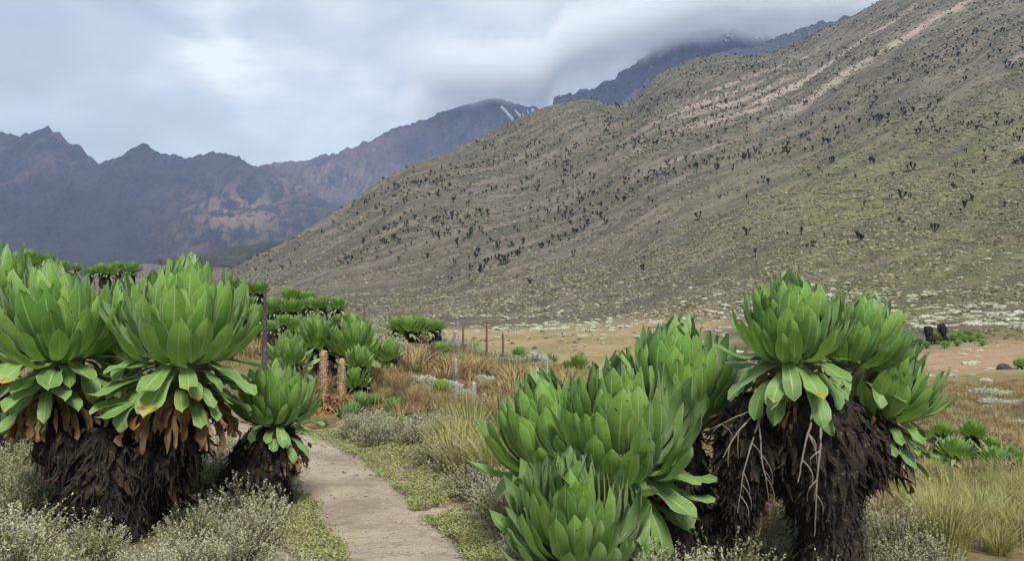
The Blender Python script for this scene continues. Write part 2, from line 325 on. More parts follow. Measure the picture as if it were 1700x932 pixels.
def mountain(name, crest, pr, Yc, Yb, zb_, power, amp, lam, seed, mtl, jag, masks, nc=620, nr=150, back=600, bl=260):
    px = np.linspace(pr[0], pr[1], nc); py = pchip([a for a, b in crest], [b for a, b in crest], px)
    yc = Yc(px); tt = np.concatenate([np.linspace(0, 1, nr), 1+np.linspace(0, 1, 25)[1:]])
    jn = jag*(ridged(px/28, px*0, 5, seed)-.3)+jag*.45*(ridged(px/8, px*0, 3, seed+3)-.3)
    zc = EYE+(HY-py+jn)/F*yc
    T = tt[:, None]; up = np.minimum(T, 1)
    y = np.where(T <= 1, Yb+(yc[None]-Yb)*T, yc[None]+(T-1)*back)
    x = (px[None]-CX)/F*yc[None]*np.ones_like(T)*1.0
    f = up**power
    z = zb_+(zc[None]-zb_)*f
    wv = np.sin(PI*np.clip(up, 0, 1)**.8)**.7
    wx = x+bl*fbm(y/700, x/700, 3, seed+5)
    rd = ridged(wx/lam, y/(lam*2.6), 5, seed+7)
    z = z+amp*wv*rd+amp*.55*wv*fbm(x/70, y/70, 5, seed+9, .6)+amp*.3*wv*ridged(x/110+z/60, z/45, 4, seed+11)
    y = y-amp*.8*wv*rd
    z = np.where(T > 1, zc[None]*(1-(T-1)*.9), z)
    P_ = np.stack([x, y, z], -1).reshape(-1, 3); qx, qy = proj(x, y, z)
    return obj(name, npmesh(name, P_, grid_faces(len(tt), nc), [mtl], attrs={'za': masks(qx, qy, rd, px).reshape(-1, 3)}), kind='structure')
M['ridge'] = rock_mat('far_ridge_rock', (.032, .030, .026), (.050, .046, .039), (.24, .165, .13))
M['snowmtn'] = rock_mat('snow_mountain_rock', (.05, .045, .038), (.115, .082, .064), (.22, .155, .12))
M['peak'] = rock_mat('cliff_rock', (.05, .052, .055), (.085, .083, .082), (.2, .18, .17), sc_=1.6)
def ridge_masks(qx, qy, rd, px):
    s = np.exp(-((qx-395)/95)**2-((qy-355)/45)**2)*1.0
    s = np.maximum(s, .8*np.exp(-((qx-500)/60)**2-((qy-300)/30)**2))
    s = np.maximum(s, .5*np.exp(-((qx-90)/60)**2-((qy-275)/14)**2)*sstep(rd, .1, .5))
    s = np.maximum(s, .35*sstep(rd, .45, .8)); return np.stack([s, s*0, s*0], -1)
mountain('mountain_ridge', [(-560, 230), (-300, 190), (-100, 205), (0, 215), (30, 221), (52, 223), (60, 211), (74, 207), (90, 217), (110, 229), (128, 237), (140, 252), (150, 262), (162, 267), (180, 262), (200, 258), (222, 244), (236, 238), (250, 246), (268, 255), (290, 258), (330, 256), (365, 252), (390, 259), (410, 266), (432, 273), (450, 277), (480, 292), (520, 318), (570, 350), (640, 388), (700, 425)],
    (-560, 700), lambda px: 4150-350*np.exp(-((px-100)/200)**2)+250*np.exp(-((px-400)/120)**2), 2500, 45, 1.15, 62, 240, 101, M['ridge'], 7, ridge_masks)
def snow_masks(qx, qy, rd, px):
    sn = np.zeros_like(qx)
    for (xa, ya, xb, yb, wd) in ((833, 176, 851, 196, 3), (856, 182, 866, 194, 2.2), (876, 182, 878, 190, 1.5), (884, 180, 888, 192, 3), (868, 188, 872, 195, 1.5), (760, 172, 775, 170, 2), (740, 182, 768, 172, 1.2)):
        q = np.clip(((qx-xa)*(xb-xa)+(qy-ya)*(yb-ya))/((xb-xa)**2+(yb-ya)**2), 0, 1)
        sn = np.maximum(sn, 1-sstep(np.hypot(qx-xa-q*(xb-xa), qy-ya-q*(yb-ya)), wd*.5, wd*1.3))
    s = .8*np.exp(-((qx-560)/110)**2-((qy-300)/35)**2)+.7*np.exp(-((qx-800)/90)**2-((qy-215)/30)**2)
    return np.stack([s, sn, sn*0], -1)
mountain('snow_mountain', [(380, 330), (430, 275), (460, 266), (510, 262), (545, 255), (570, 246), (600, 236), (620, 228), (650, 214), (680, 203), (710, 194), (740, 181), (765, 170), (800, 164), (830, 160), (860, 168), (900, 180), (950, 200), (1010, 260)],
    (380, 1010), lambda px: 5900+0*px, 5060, 300, 1.1, 110, 330, 140, M['snowmtn'], 5, snow_masks, nc=520, nr=150)
def peak_masks(qx, qy, rd, px):
    sn = sstep(qx, 1050, 1110)*(1-sstep(qy+(qx-1150)*.02, 62, 100))*.42+.22*np.exp(-((qx-1212)/14)**2-((qy-48)/20)**2)
    sn = np.maximum(sn, .75*np.exp(-((qx-955)/14)**2-((qy-146)/3.5)**2))
    sn = np.maximum(sn, .7*np.exp(-((qx-930)/8)**2-((qy-158)/3)**2))
    return np.stack([.7*sstep(rd, .4, .8), sn, sn*0], -1)
mountain('rocky_peak', [(850, 230), (905, 186), (916, 180), (920, 154), (930, 150), (955, 148), (975, 141), (1000, 131), (1022, 124), (1030, 112), (1052, 101), (1072, 90), (1080, 76), (1095, 66), (1115, 56), (1150, 50), (1180, 44), (1200, 36), (1215, 33), (1232, 42), (1250, 55), (1275, 58), (1300, 54), (1500, 40)],
    (850, 1500), lambda px: 6100+0*px, 5350, 500, .75, 70, 140, 171, M['peak'], 8, peak_masks, nc=560, nr=150)
mountain('front_crag', [(1000, 200), (1030, 165), (1060, 143), (1100, 118), (1140, 100), (1180, 86), (1215, 78), (1250, 76), (1270, 68), (1300, 54), (1330, 44), (1352, 38), (1365, 31), (1385, 33), (1410, 22), (1440, 12), (1465, 0), (1500, -14), (1600, -60)],
    (1000, 1600), lambda px: 5350-.2*(px-1000), 5040, 700, .9, 45, 120, 191, M['peak'], 6, lambda qx, qy, rd, px: np.stack([.7*sstep(rd, .3, .7), rd*0, rd*0], -1), nc=420, nr=90, back=200)
M['spur'] = rock_mat('spur_heath', (.055, .055, .036), (.10, .092, .062), (.20, .165, .12), sc_=2.5)
mountain('low_spur', [(60, 462), (150, 452), (215, 441), (250, 434), (300, 429), (350, 419), (400, 408), (440, 402), (480, 396), (540, 388), (640, 380)], (60, 640), lambda px: 1900+0*px, 1450, 30, 1.0, 14, 120, 231, M['spur'], 2, lambda qx, qy, rd, px: np.stack([.6*np.exp(-((qy-425)/5)**2), rd*0, rd*0], -1), nc=300, nr=60, back=400)
# ------------------------------------------------------------------ cloud on the summits
def cloud_mat():
    m_, t = mat('cloud_vapour'); p = t.n('ShaderNodeNewGeometry').outputs['Position']
    x, y, z = t.n('ShaderNodeSeparateXYZ', {0: p}).outputs
    base = t.m('ADD', t.m('MULTIPLY_ADD', t.ss(x, 200.0, 420.0), 230.0, 1440.0), t.m('MULTIPLY', t.m('MINIMUM', t.m('MAXIMUM', t.m('SUBTRACT', x, 420.0), 0.0), 1000.0), .30))
    n = t.noise(p, .0042, 5, .55); n2 = t.noise(p, .0011, 3, .5)
    d = t.m('SUBTRACT', z, base); d = t.m('ADD', d, t.m('MULTIPLY', t.m('SUBTRACT', n, .5), 230.0)); d = t.m('ADD', d, t.m('MULTIPLY', t.m('SUBTRACT', n2, .5), 160.0))
    d = t.m('MULTIPLY', t.ss(d, -45.0, 120.0), t.ss(d, 460.0, 150.0))
    e = t.m('MULTIPLY', t.ss(t.m('ADD', x, t.m('MULTIPLY', t.m('SUBTRACT', n2, .5), 900.0)), -1000.0, -400.0), t.m('MULTIPLY', t.ss(y, 5120.0, 5300.0), t.ss(y, 6890.0, 6700.0)))
    den = t.m('MULTIPLY', t.m('MULTIPLY', d, e), .0095)
    vol = t.n('ShaderNodeVolumePrincipled', {'Color': (.91, .925, .945), 'Density': den, 'Anisotropy': .2})
    t.n('ShaderNodeOutputMaterial', {1: vol.outputs[0]}); return m_
def box_mesh(name, lo, hi, m_):
    V = [(a, b, c) for a in (lo[0], hi[0]) for b in (lo[1], hi[1]) for c in (lo[2], hi[2])]
    return npmesh(name, V, np.array([(0, 1, 3, 2), (4, 6, 7, 5), (0, 4, 5, 1), (2, 3, 7, 6), (0, 2, 6, 4), (1, 5, 7, 3)]), [m_], smooth=False)
obj('cloud', box_mesh('cloud', (-1100, 5110, 1250), (3800, 6900, 2900), cloud_mat()), kind='stuff')
m_, t = mat('mountain_air')
t.n('ShaderNodeOutputMaterial', {1: t.n('ShaderNodeVolumePrincipled', {'Color': (.47, .63, 1.0), 'Density': 7.6e-5}).outputs[0]})
obj('haze', box_mesh('haze', (-5500, -90, -22), (5500, 5000, 1010), m_), kind='stuff')
# ------------------------------------------------------------------ leaves
def leaf_mat(name, A, B, aged=0.0, pale=1.0, bk=.55):
    m_, t = mat(name)
    uv = t.n('ShaderNodeTexCoord').outputs['UV']; u, v, _ = t.n('ShaderNodeSeparateXYZ', {0: uv}).outputs
    oc = t.n('ShaderNodeTexCoord').outputs['Object']; r = t.n('ShaderNodeObjectInfo').outputs['Random']
    au = t.m('ABSOLUTE', t.m('MULTIPLY_ADD', u, 2.0, -1.0))
    off_ = t.n('ShaderNodeVectorMath', {0: oc, 1: t.n('ShaderNodeCombineXYZ', {0: t.m('MULTIPLY', r, 37.0), 1: t.m('MULTIPLY', r, 91.0)}).outputs[0]}, operation='ADD').outputs[0]
    n1 = t.noise(off_, 2.6, 4, .55); n2 = t.noise(off_, 16, 3, .6); ns = t.noise(off_, 9, 2, .5)
    f = t.m('ADD', t.m('MULTIPLY', n1, .5), t.m('MULTIPLY_ADD', r, .95, -.1), clamp=True); c = t.mix(f, A, B)
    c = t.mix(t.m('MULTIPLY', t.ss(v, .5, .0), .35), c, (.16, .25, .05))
    c = t.mix(t.m('MULTIPLY', t.ss(n2, .45, .7), .18), c, tuple(x*.5 for x in A))
    vein = t.n('ShaderNodeTexWave', {'Vector': t.n('ShaderNodeCombineXYZ', {0: t.m('MULTIPLY_ADD', au, -.35, v)}).outputs[0], 'Scale': 7.0, 'Distortion': 1.0, 'Detail': 1.0}).outputs['Fac']
    c = t.mix(t.m('MULTIPLY', t.ss(vein, .75, 1.0), .05), c, (.2, .32, .1))
    back = t.n('ShaderNodeNewGeometry').outputs['Backfacing']
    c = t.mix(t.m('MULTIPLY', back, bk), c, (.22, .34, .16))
    c = t.mix(t.m('MULTIPLY', t.ss(au, t.m('MULTIPLY_ADD', v, -.06, .125), t.m('MULTIPLY_ADD', v, -.04, .05)), .85), c, (.37, .50, .24))
    c = t.mix(t.m('MULTIPLY', t.ss(au, .9, .985), .6*pale), c, (.42, .5, .34))
    ag = t.m('ADD', t.m('MULTIPLY', t.m('SUBTRACT', v, .86), 4.0), t.m('MULTIPLY', t.m('SUBTRACT', ns, .5), 2.6))
    ag = t.m('ADD', ag, t.m('MULTIPLY', t.m('SUBTRACT', r, 1.12-aged), 2.5))
    c = t.mix(t.m('MULTIPLY', t.ss(ag, .0, .5), .85 if aged else .35), c, (.36, .30, .03)); c = t.mix(t.ss(ag, .55, .75), c, (.22, .10, .035))
    c = t.mix(t.ss(t.noise(off_, 23, 1, .4), .735, .755), c, (.025, .018, .01))                # bites and dark spots
    c = t.mix(t.m('MULTIPLY', t.ss(t.m('ADD', au, t.m('MULTIPLY', t.m('SUBTRACT', ns, .5), 1.1)), 1.17, 1.2), t.ss(v, .4, .6)), c, (.045, .03, .012))
    finish(t, c, t.m('MULTIPLY_ADD', back, -.06, .46), .4, t.m('ADD', t.m('MULTIPLY', vein, .10), n1), .02, .35, trans=.28, sheen=.15, tcol=t.mix(.5, c, (.16, .30, .02)))
    return m_
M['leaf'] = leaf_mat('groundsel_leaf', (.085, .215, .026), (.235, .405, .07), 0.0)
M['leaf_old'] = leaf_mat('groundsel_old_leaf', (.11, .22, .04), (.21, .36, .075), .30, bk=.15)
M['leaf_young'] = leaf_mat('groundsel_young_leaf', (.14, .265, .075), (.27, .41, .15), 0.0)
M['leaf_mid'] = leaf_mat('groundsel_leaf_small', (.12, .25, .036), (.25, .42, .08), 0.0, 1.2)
M['leaf_dead'] = simple('dead_leaf', (.13, .075, .034), (.33, .205, .095), 9, .8, .2, .75, (.06, .034, .02), trans=.08)
M['leaf_dark'] = simple('withered_leaf', (.013, .010, .008), (.040, .029, .021), 11, .85, .15, .1, (.09, .062, .042), trans=.05)
M['bark'] = simple('black_bark', (.014, .012, .010), (.045, .036, .029), 14, .95, .1, .1, (.085, .07, .056), bump=.03)
M['flake'] = simple('black_dead_leaves', (.009, .008, .0075), (.030, .026, .024), 26, .85, .2, .1, (.085, .075, .068))
M['root'] = simple('grey_dead_stalk', (.15, .13, .115), (.27, .245, .22), 22, .9, .1, .2)
M['root_dark'] = simple('brown_root', (.05, .038, .03), (.12, .095, .075), 22, .9, .1, .2)
M['stem'] = simple('green_stem', (.06, .10, .03), (.10, .12, .05), 12, .8, .2, .2)
_V = np.array([0, .12, .28, .45, .6, .74, .86, .95, 1.0]); _W = np.array([.62, .60, .84, .99, 1.0, .89, .62, .33, .02])
def leaf_shape(rng, a0, a1, W, cup, nv=8, nu=4, wav=.02, pw=.72, twist=0.0, rnd_tip=0.0):
    """unit-length leaf from the origin: angle a0 from the axis at its base, a1 at its tip; outward is +X"""
    v = np.linspace(0, 1, nv+1)**.92; ang = np.radians(a0+(a1-a0)*v**pw)
    dl = np.diff(v)[:, None]*np.stack([np.sin(ang), ang*0, np.cos(ang)], -1)[:-1]
    sp = np.concatenate([[[0, 0, 0]], np.cumsum(dl, 0)])
    N = np.stack([np.cos(ang), ang*0, -np.sin(ang)], -1)
    wv = np.interp(v, _V, _W)*(1-rnd_tip)+rnd_tip*np.interp(v, [0, .2, .5, .75, .9, .97, 1], [.4, .55, .85, 1, .85, .5, .05])
    wv = wv*W*.5*(1+rng.uniform(-.08, .08, nv+1))
    u = np.linspace(-1, 1, nu+1); ph = rng.uniform(0, 6.28, 2)
    edge = wav*np.sin(v*rng.uniform(7, 13)+ph[0])[:, None]*np.abs(u[None])*np.sign(u[None])+wav*.7*np.sin(v*rng.uniform(9, 16)+ph[1])[:, None]*np.abs(u[None])
    cupo = -cup*(u[None]**2)*wv[:, None]+(.05*wv[:, None]*(1-np.abs(u[None]))**2)+edge*(v[:, None]**.7)
    sk = twist*v[:, None]*u[None]*wv[:, None]
    side = wv[:, None]*u[None]*(1-.12*cup*np.abs(u[None]))
    V = sp[:, None]+N[:, None]*(cupo+sk)[..., None]+np.array([0, 1., 0])[None, None]*side[..., None]
    V = V.copy(); V[..., 1] += (rng.uniform(-.06, .06)*v**2)[:, None]
    uv = np.stack([np.repeat((u*.5+.5)[None], nv+1, 0), np.repeat(v[:, None], nu+1, 1)], -1)
    return V.reshape(-1, 3), grid_faces(nv+1, nu+1), uv.reshape(-1, 2)
def angles(k, kmax, mx):                     # k: 0 innermost .. kmax outermost bucket -> base and tip angle
    if mx > 90: q = k/kmax; return 4+(mx-4)*q**.95, -10+.40*mx*q**1.4
    q = k/kmax; o = max(0, (q-.8)/.2); return 3+(mx-3)*q**1.05+o*12, -22+20*q+o*12
NB = 7
def leaf_set(tag_, seed, W, mx, rnd_tip, m1, m2, cup=.5, my=None):
    rng = np.random.default_rng(seed); S_ = {'up': [], 'droop': [], 'dead': []}
    for k in range(NB):
        row = []; mk = my if (my and k <= 1) else m1
        for j in range(4):
            a0, a1 = angles(k, NB-1, mx); Vv, Ff, U = leaf_shape(rng, a0+rng.uniform(-4, 4), a1+rng.uniform(-7, 7), W*rng.uniform(.9, 1.12), cup*rng.uniform(.7, 1.2)*(1-.3*k/NB), rnd_tip=rnd_tip, twist=rng.uniform(-.25, .25))
            row.append(npmesh('leaf_'+tag_, Vv, Ff, [mk], U))
        S_['up'].append(row)
    for j in range(8):
        Vv, Ff, U = leaf_shape(rng, rng.uniform(72, 112), rng.uniform(105, 172), W*rng.uniform(.95, 1.3), rng.uniform(-.25, .3), wav=.04, pw=.8, rnd_tip=.7, twist=rng.uniform(-.4, .4)); S_['droop'].append(npmesh('leaf_old_'+tag_, Vv, Ff, [m2], U))
    for j in range(6):
        Vv, Ff, U = leaf_shape(rng, rng.uniform(110, 140), rng.uniform(165, 190), W*rng.uniform(.55, .95), rng.uniform(.5, 1.5), wav=.09, pw=.6, twist=rng.uniform(-.8, .8)); S_['dead'].append(npmesh('leaf_dead_'+tag_, Vv, Ff, [M['leaf_dead']], U))
    return S_
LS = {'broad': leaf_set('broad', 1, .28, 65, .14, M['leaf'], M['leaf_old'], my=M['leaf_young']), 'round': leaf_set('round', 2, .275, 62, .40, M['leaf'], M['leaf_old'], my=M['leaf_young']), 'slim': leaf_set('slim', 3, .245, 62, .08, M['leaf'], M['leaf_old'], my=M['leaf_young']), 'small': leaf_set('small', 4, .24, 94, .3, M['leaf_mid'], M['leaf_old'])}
LOC = {}                                                  # leaves per thing
def stem_mesh(L, lo, hi, seed):
    z = np.linspace(-lo, hi, 9); v, f = tube(np.stack([z*0, z*0, z], -1), np.interp(z, [-lo, -lo*.4, 0, hi], [.20*L, .26*L, .36*L, .05*L]), 10, .15, seed)
    return npmesh('rosette_stem', v, f, [M['stem']])
def head(root, pos, L, n_up, n_dr, n_de, seed, axis=(0, 0, 1), style='broad', squash=1.0, dead_drop=.75, stem=.48, drl=1.0, spread=.37):
    """a rosette part whose leaves are sub-parts; leaves on a golden-angle spiral, inner ones upright, outer ones drooping, dead ones below"""
    rng = random.Random(seed); st = LS[style]; base = Vector(root.location)
    ro = obj('rosette', stem_mesh(L*min(1, spread/.3), dead_drop*L, stem*L, seed), root, pos-base)
    q = Vector((0, 0, 1)).rotation_difference(Vector(axis).normalized()); ro.rotation_mode = 'QUATERNION'; ro.rotation_quaternion = q
    GA = 2.399963; ph0 = rng.uniform(0, 6.28); i = 0
    def put(me, phi, r, z, s, roll=0.0, pitch=0.0):
        o = obj('leaf', me, ro); o.matrix_local = Matrix.Rotation(phi, 4, 'Z') @ Matrix.Translation((r, 0, z)) @ Matrix.Rotation(pitch, 4, 'Y') @ Matrix.Rotation(roll, 4, 'Z') @ Matrix.Diagonal((s, s, s*squash, 1))
    for k in range(n_up):
        tq = (k+.5)/n_up; bk = min(NB-1, int(tq**.85*NB)); phi = ph0+k*GA+rng.uniform(-.14, .14)
        s = L*(.84+.12*tq)*rng.uniform(.76, 1.12)*(1-.12*max(0, tq-.75)*4)
        put(rng.choice(st['up'][bk]), phi, L*(.04+spread*tq**.9), L*stem*(1-tq)**1.05-.08*L, s, rng.uniform(-.4, .4), rng.uniform(-.14, .12)+(rng.uniform(.15, .45) if rng.random() < .07 else 0))
    for k in range(n_dr):
        tq = (k+.5)/max(1, n_dr); put(rng.choice(st['droop']), ph0+(n_up+k)*GA+rng.uniform(-.2, .2), L*(spread*.8-.10*tq*spread), -L*(.0+.50*tq), L*rng.uniform(.5, .82)*drl, rng.uniform(-.4, .4), rng.uniform(-.2, .25))
    for k in range(n_de):
        tq = (k+.5)/max(1, n_de); put(rng.choice(st['dead']), ph0+(n_up+n_dr+k)*GA+rng.uniform(-.3, .3), L*rng.uniform(.16, .28)+L*.24*tq, -L*(.34+(dead_drop-.34)*tq), L*rng.uniform(.24, .46), rng.uniform(-.7, .7), rng.uniform(-.25, .1))
    return ro
def flakes(rng, V, Nn, n, ln, wd, m_, name, down=.75, curl=.3, segs=2):
    """n dead leaf remnants hanging on a surface given as sample points and normals -> one mesh"""
    k = rng.integers(0, len(V), n); p = V[k]+rng.normal(0, min(.012, ln*.2), (n, 3)); nn = Nn[k]
    nn = nn/(np.linalg.norm(nn, axis=1)[:, None]+1e-9); d = nn*(1-down)*rng.uniform(.4, 1.6, (n, 1))+np.array([0, 0, -1.])*down+rng.normal(0, .2, (n, 3)); d /= np.linalg.norm(d, axis=1)[:, None]
    s = np.cross(d, nn)+rng.normal(0, .25, (n, 3)); s /= np.linalg.norm(s, axis=1)[:, None]+1e-9
    l = ln*rng.uniform(.5, 1.4, (n, 1)); w_ = wd*rng.uniform(.6, 1.4, (n, 1)); o_ = np.cross(s, d)
    rows = []
    for j in range(segs+1):
        q = j/segs; c = p+d*l*q+o_*l*curl*q*q*rng.uniform(-1, 1.2, (n, 1)); ww = w_*(1-.75*q**1.5)
        rows += [c-s*ww*.5, c+o_*ww*.22, c+s*ww*.5]
    A = np.stack(rows, 1).reshape(-1, 3); b = np.arange(n)[:, None]*(3*(segs+1))
    q4 = []
    for j in range(segs):
        for e in (0, 1): q4.append(np.concatenate([b+3*j+e, b+3*j+e+1, b+3*j+e+4, b+3*j+e+3], 1))
    return npmesh(name, A, np.concatenate(q4), [m_], smooth=False)
def sample_tube(v, nr, seg, rng, n):
    Vv = v.reshape(nr, seg, 3); c = Vv.mean(1)
    a = rng.uniform(0, nr-1.001, n); b = rng.integers(0, seg, n); i = a.astype(int); f = (a-i)[:, None]
    p = Vv[i, b]*(1-f)+Vv[i+1, b]*f; cc = c[i]*(1-f)+c[i+1]*f; nn = p-cc; nn /= np.linalg.norm(nn, axis=1)[:, None]+1e-9
    return p, nn
def trunk(root, stems, seed, nfl, fl=.07, fw=.03, seg=18, skirt=True, down=.72):
    """stems: list of (control points, radii) in world space; one bark mesh and one hanging mass of dead leaves"""
    rng = np.random.default_rng(seed); base = np.array(root.location); parts = []; sp = []; tot = sum(len(s[0]) for s in stems)
    for k, (pts, rad) in enumerate(stems):
        c = interp_path(np.concatenate([np.asarray([tuple(p) for p in pts], float)-base, np.asarray(rad, float)[:, None]], 1), 28)
        v, f = tube(c[:, :3], c[:, 3], seg, .22, seed+k, 2.2); parts.append((v, f)); sp.append(sample_tube(v, 28, seg, rng, 6000))
    v, f = joinm(parts); obj('trunk', npmesh('trunk', v, f, [M['bark']]), root)
    Vs = np.concatenate([a for a, b in sp]); Ns = np.concatenate([b for a, b in sp])
    if skirt: obj('dead_leaf_skirt', flakes(rng, Vs, Ns, nfl, fl, fw, M['flake'], 'dead_leaf_skirt', down), root, kind='stuff')
    if skirt:
        hi = Vs[:, 2] > np.quantile(Vs[:, 2], .45)
        obj('withered_leaves', flakes(rng, Vs[hi], Ns[hi], max(140, nfl//16), .11, .04, M['leaf_dark'], 'withered_leaves', .7, .5), root, kind='stuff')
    return Vs+base, Ns
def stalk(root, pts, r0, seed, nbr=5, mt='root'):
    nbr = (nbr+1)//2
    """a pale dead stalk with fine side strands"""
    rng = random.Random(seed); base = np.array(root.location); c = interp_path(np.asarray([tuple(p) for p in pts])-base, 18)
    c = c+np.random.default_rng(seed).normal(0, .0009, c.shape); parts = [tube(c, np.linspace(r0*.75, r0*.25, 18), 6, .2, seed)]
    for k in range(nbr):
        i = rng.randint(5, 15); a = c[i]; d = np.array([rng.uniform(-.05, .05), rng.uniform(-.03, .01), -rng.uniform(.06, .16)])
        cc = np.stack([a+d*q+np.array([d[0]*.5*math.sin(q*3), 0, 0]) for q in np.linspace(0, 1, 6)]); parts.append(tube(cc, np.linspace(r0*.45, r0*.12, 6), 4))
    v, f = joinm(parts); return obj('dead_stalk', npmesh('dead_stalk', v, f, [M[mt]]), root)
# --- twin-headed groundsel by the path, left
YA = 5.2
g0 = ground(195, YA)
A = thing('giant_groundsel', g0, 'giant groundsel with two huge green rosettes on one squat black trunk left of path', 'giant groundsel')
Vs, Ns = trunk(A, [([g0+Vector((0, 0, -.1)), g0+Vector((.0, 0, .12)), P(175, 800, YA), P(125, 740, YA), P(100, 660, YA)], [.21, .18, .165, .19, .12]), ([g0+Vector((.03, 0, -.1)), g0+Vector((.06, 0, .12)), P(235, 795, YA), P(290, 745, YA-.02), P(308, 665, YA)], [.20, .17, .165, .19, .12]), ([g0+Vector((0, .1, 0)), P(200, 760, YA+.5), P(210, 640, YA+.6)], [.25, .2, .12]),
    ([g0+Vector((0, -.05, .05)), P(190, 770, YA-.05), P(200, 715, YA)], [.20, .20, .17])], 5, 9000, .075, .014, down=.84)
head(A, P(98, 590, YA), .52, 168, 46, 150, 11, (-.10, -.06, 1), 'broad')
head(A, P(308, 588, YA-.03), .55, 172, 46, 160, 12, (.06, -.08, 1), 'broad')
head(A, P(205, 588, YA+.62), .48, 90, 10, 6, 13, (0, 0, 1), 'broad')
B0 = ground(-30, 6.9)
B = thing('giant_groundsel', B0, 'giant groundsel with a rosette cut off by the edge, behind the big twin rosettes', 'giant groundsel')
trunk(B, [([B0, P(-25, 620, 6.9), P(-15, 540, 6.9)], [.2, .2, .12])], 6, 500)
head(B, P(-10, 525, 6.9), .55, 110, 14, 10, 14, (.1, 0, 1), 'broad')
# --- small groundsel beside the path
YS = 5.75; s0 = ground(432, YS)
Sm = thing('giant_groundsel', s0, 'small giant groundsel with one tight rosette on a short black trunk at the path edge', 'giant groundsel')
trunk(Sm, [([s0+Vector((0, 0, -.05)), s0+Vector((0, 0, .15)), P(436, 775, YS), P(447, 735, YS), P(460, 690, YS)], [.20, .20, .215, .17, .08])], 8, 4500, .06, .013, down=.82)
head(Sm, P(462, 694, YS), .36, 160, 28, 100, 21, (.03, -.12, 1), 'broad', dead_drop=.78, drl=.9)
# --- low clump right of the path: four rosettes on leaning branches
YL = 4.35; l0 = ground(1105, YL+.2)
Lw = thing('giant_groundsel', l0, 'low spreading giant groundsel of four packed rosettes right of the path, below the tall one', 'giant groundsel')
trunk(Lw, [([l0+Vector((0, 0, -.1)), P(1118, 880, YL+.1), P(1060, 860, YL+.1), P(1022, 800, YL+.05), P(1010, 735, YL)], [.12, .11, .11, .12, .08]), ([l0, P(1050, 930, YL), P(985, 935, 4.05), P(950, 905, 4.0)], [.13, .12, .11, .07]), ([P(1118, 880, YL+.1), P(1145, 790, 4.7), P(1125, 690, 4.95)], [.09, .10, .09]), ([P(1060, 860, YL+.1), P(940, 800, 4.6), P(905, 745, 4.65)], [.12, .11, .07])], 9, 5000, .06, .015)
head(Lw, P(1036, 766, 4.35), .52, 180, 44, 20, 31, (-.10, -.30, 1), 'round')
head(Lw, P(952, 905, 3.98), .45, 190, 18, 0, 32, (-.10, -.38, 1), 'slim')
head(Lw, P(918, 765, 4.66), .46, 170, 10, 0, 33, (-.16, -.12, 1), 'round')
head(Lw, P(1120, 696, 4.95), .54, 180, 16, 2, 34, (.0, -.12, 1), 'round')
# --- tall one
YT = 4.25; t0 = ground(1372, YT)
Tl = thing('giant_groundsel', t0, 'tall giant groundsel, three rosettes on a thick shaggy black trunk with pale dangling stalks', 'giant groundsel')
Vs, Ns = trunk(Tl, [([t0+Vector((0, 0, -.1)), t0+Vector((-.01, 0, .12)), P(1368, 860, YT), P(1355, 760, YT), P(1335, 690, YT), P(1318, 630, YT)], [.185, .155, .17, .235, .23, .12]),
    ([P(1330, 770, YT+.05), P(1265, 740, YT+.1), P(1235, 700, YT+.1), P(1262, 665, YT+.05)], [.17, .17, .15, .06]), ([P(1235, 720, YT+.1), P(1232, 790, YT+.1), P(1225, 850, YT+.1), P(1215, 890, YT+.1)], [.13, .12, .07, .02]),
    ([P(1225, 815, YT+.15), P(1195, 850, YT+.2), P(1125, 880, YT+.3)], [.03, .03, .04]),
    ([P(1390, 760, YT), P(1440, 740, YT+.1), P(1465, 700, YT+.12)], [.2, .17, .08]), ([P(1360, 720, YT), P(1410, 660, YT+.2), P(1420, 630, YT+.2)], [.2, .15, .08])], 10, 15000, .050, .016, 24, True, .74)
head(Tl, P(1312, 586, YT-.05), .365, 160, 28, 110, 41, (-.05, -.16, 1), 'round', dead_drop=.85, drl=1.2)
head(Tl, P(1420, 602, YT+.1), .33, 150, 18, 14, 42, (.22, -.05, 1), 'round')
head(Tl, P(1456, 682, YT+.18), .385, 165, 36, 16, 43, (.16, -.06, 1), 'broad', drl=.95)
stalk(Tl, [P(1352, 655, YT-.30), P(1345, 700, YT-.37), P(1332, 750, YT-.40), P(1323, 800, YT-.42)], .011, 51, 6)
stalk(Tl, [P(1362, 690, YT-.33), P(1358, 760, YT-.40), P(1352, 830, YT-.40), P(1349, 890, YT-.38)], .009, 52, 7)
stalk(Tl, [P(1262, 690, YT-.1), P(1245, 740, YT-.14), P(1232, 790, YT-.16), P(1222, 850, YT-.14)], .008, 53, 7)
stalk(Tl, [P(1248, 690, YT-.08), P(1222, 720, YT-.1), P(1198, 760, YT-.1)], .008, 54, 4)
stalk(Tl, [P(1258, 700, YT-.12), P(1262, 750, YT-.2), P(1270, 800, YT-.2), P(1275, 850, YT-.16)], .006, 55, 6)
stalk(Tl, [P(1250, 680, YT-.05), P(1215, 695, YT-.05), P(1180, 712, YT-.02)], .006, 56, 3)
stalk(Tl, [P(1490, 745, YT-.1), P(1500, 770, YT-.12), P(1512, 800, YT-.12)], .004, 57, 3)
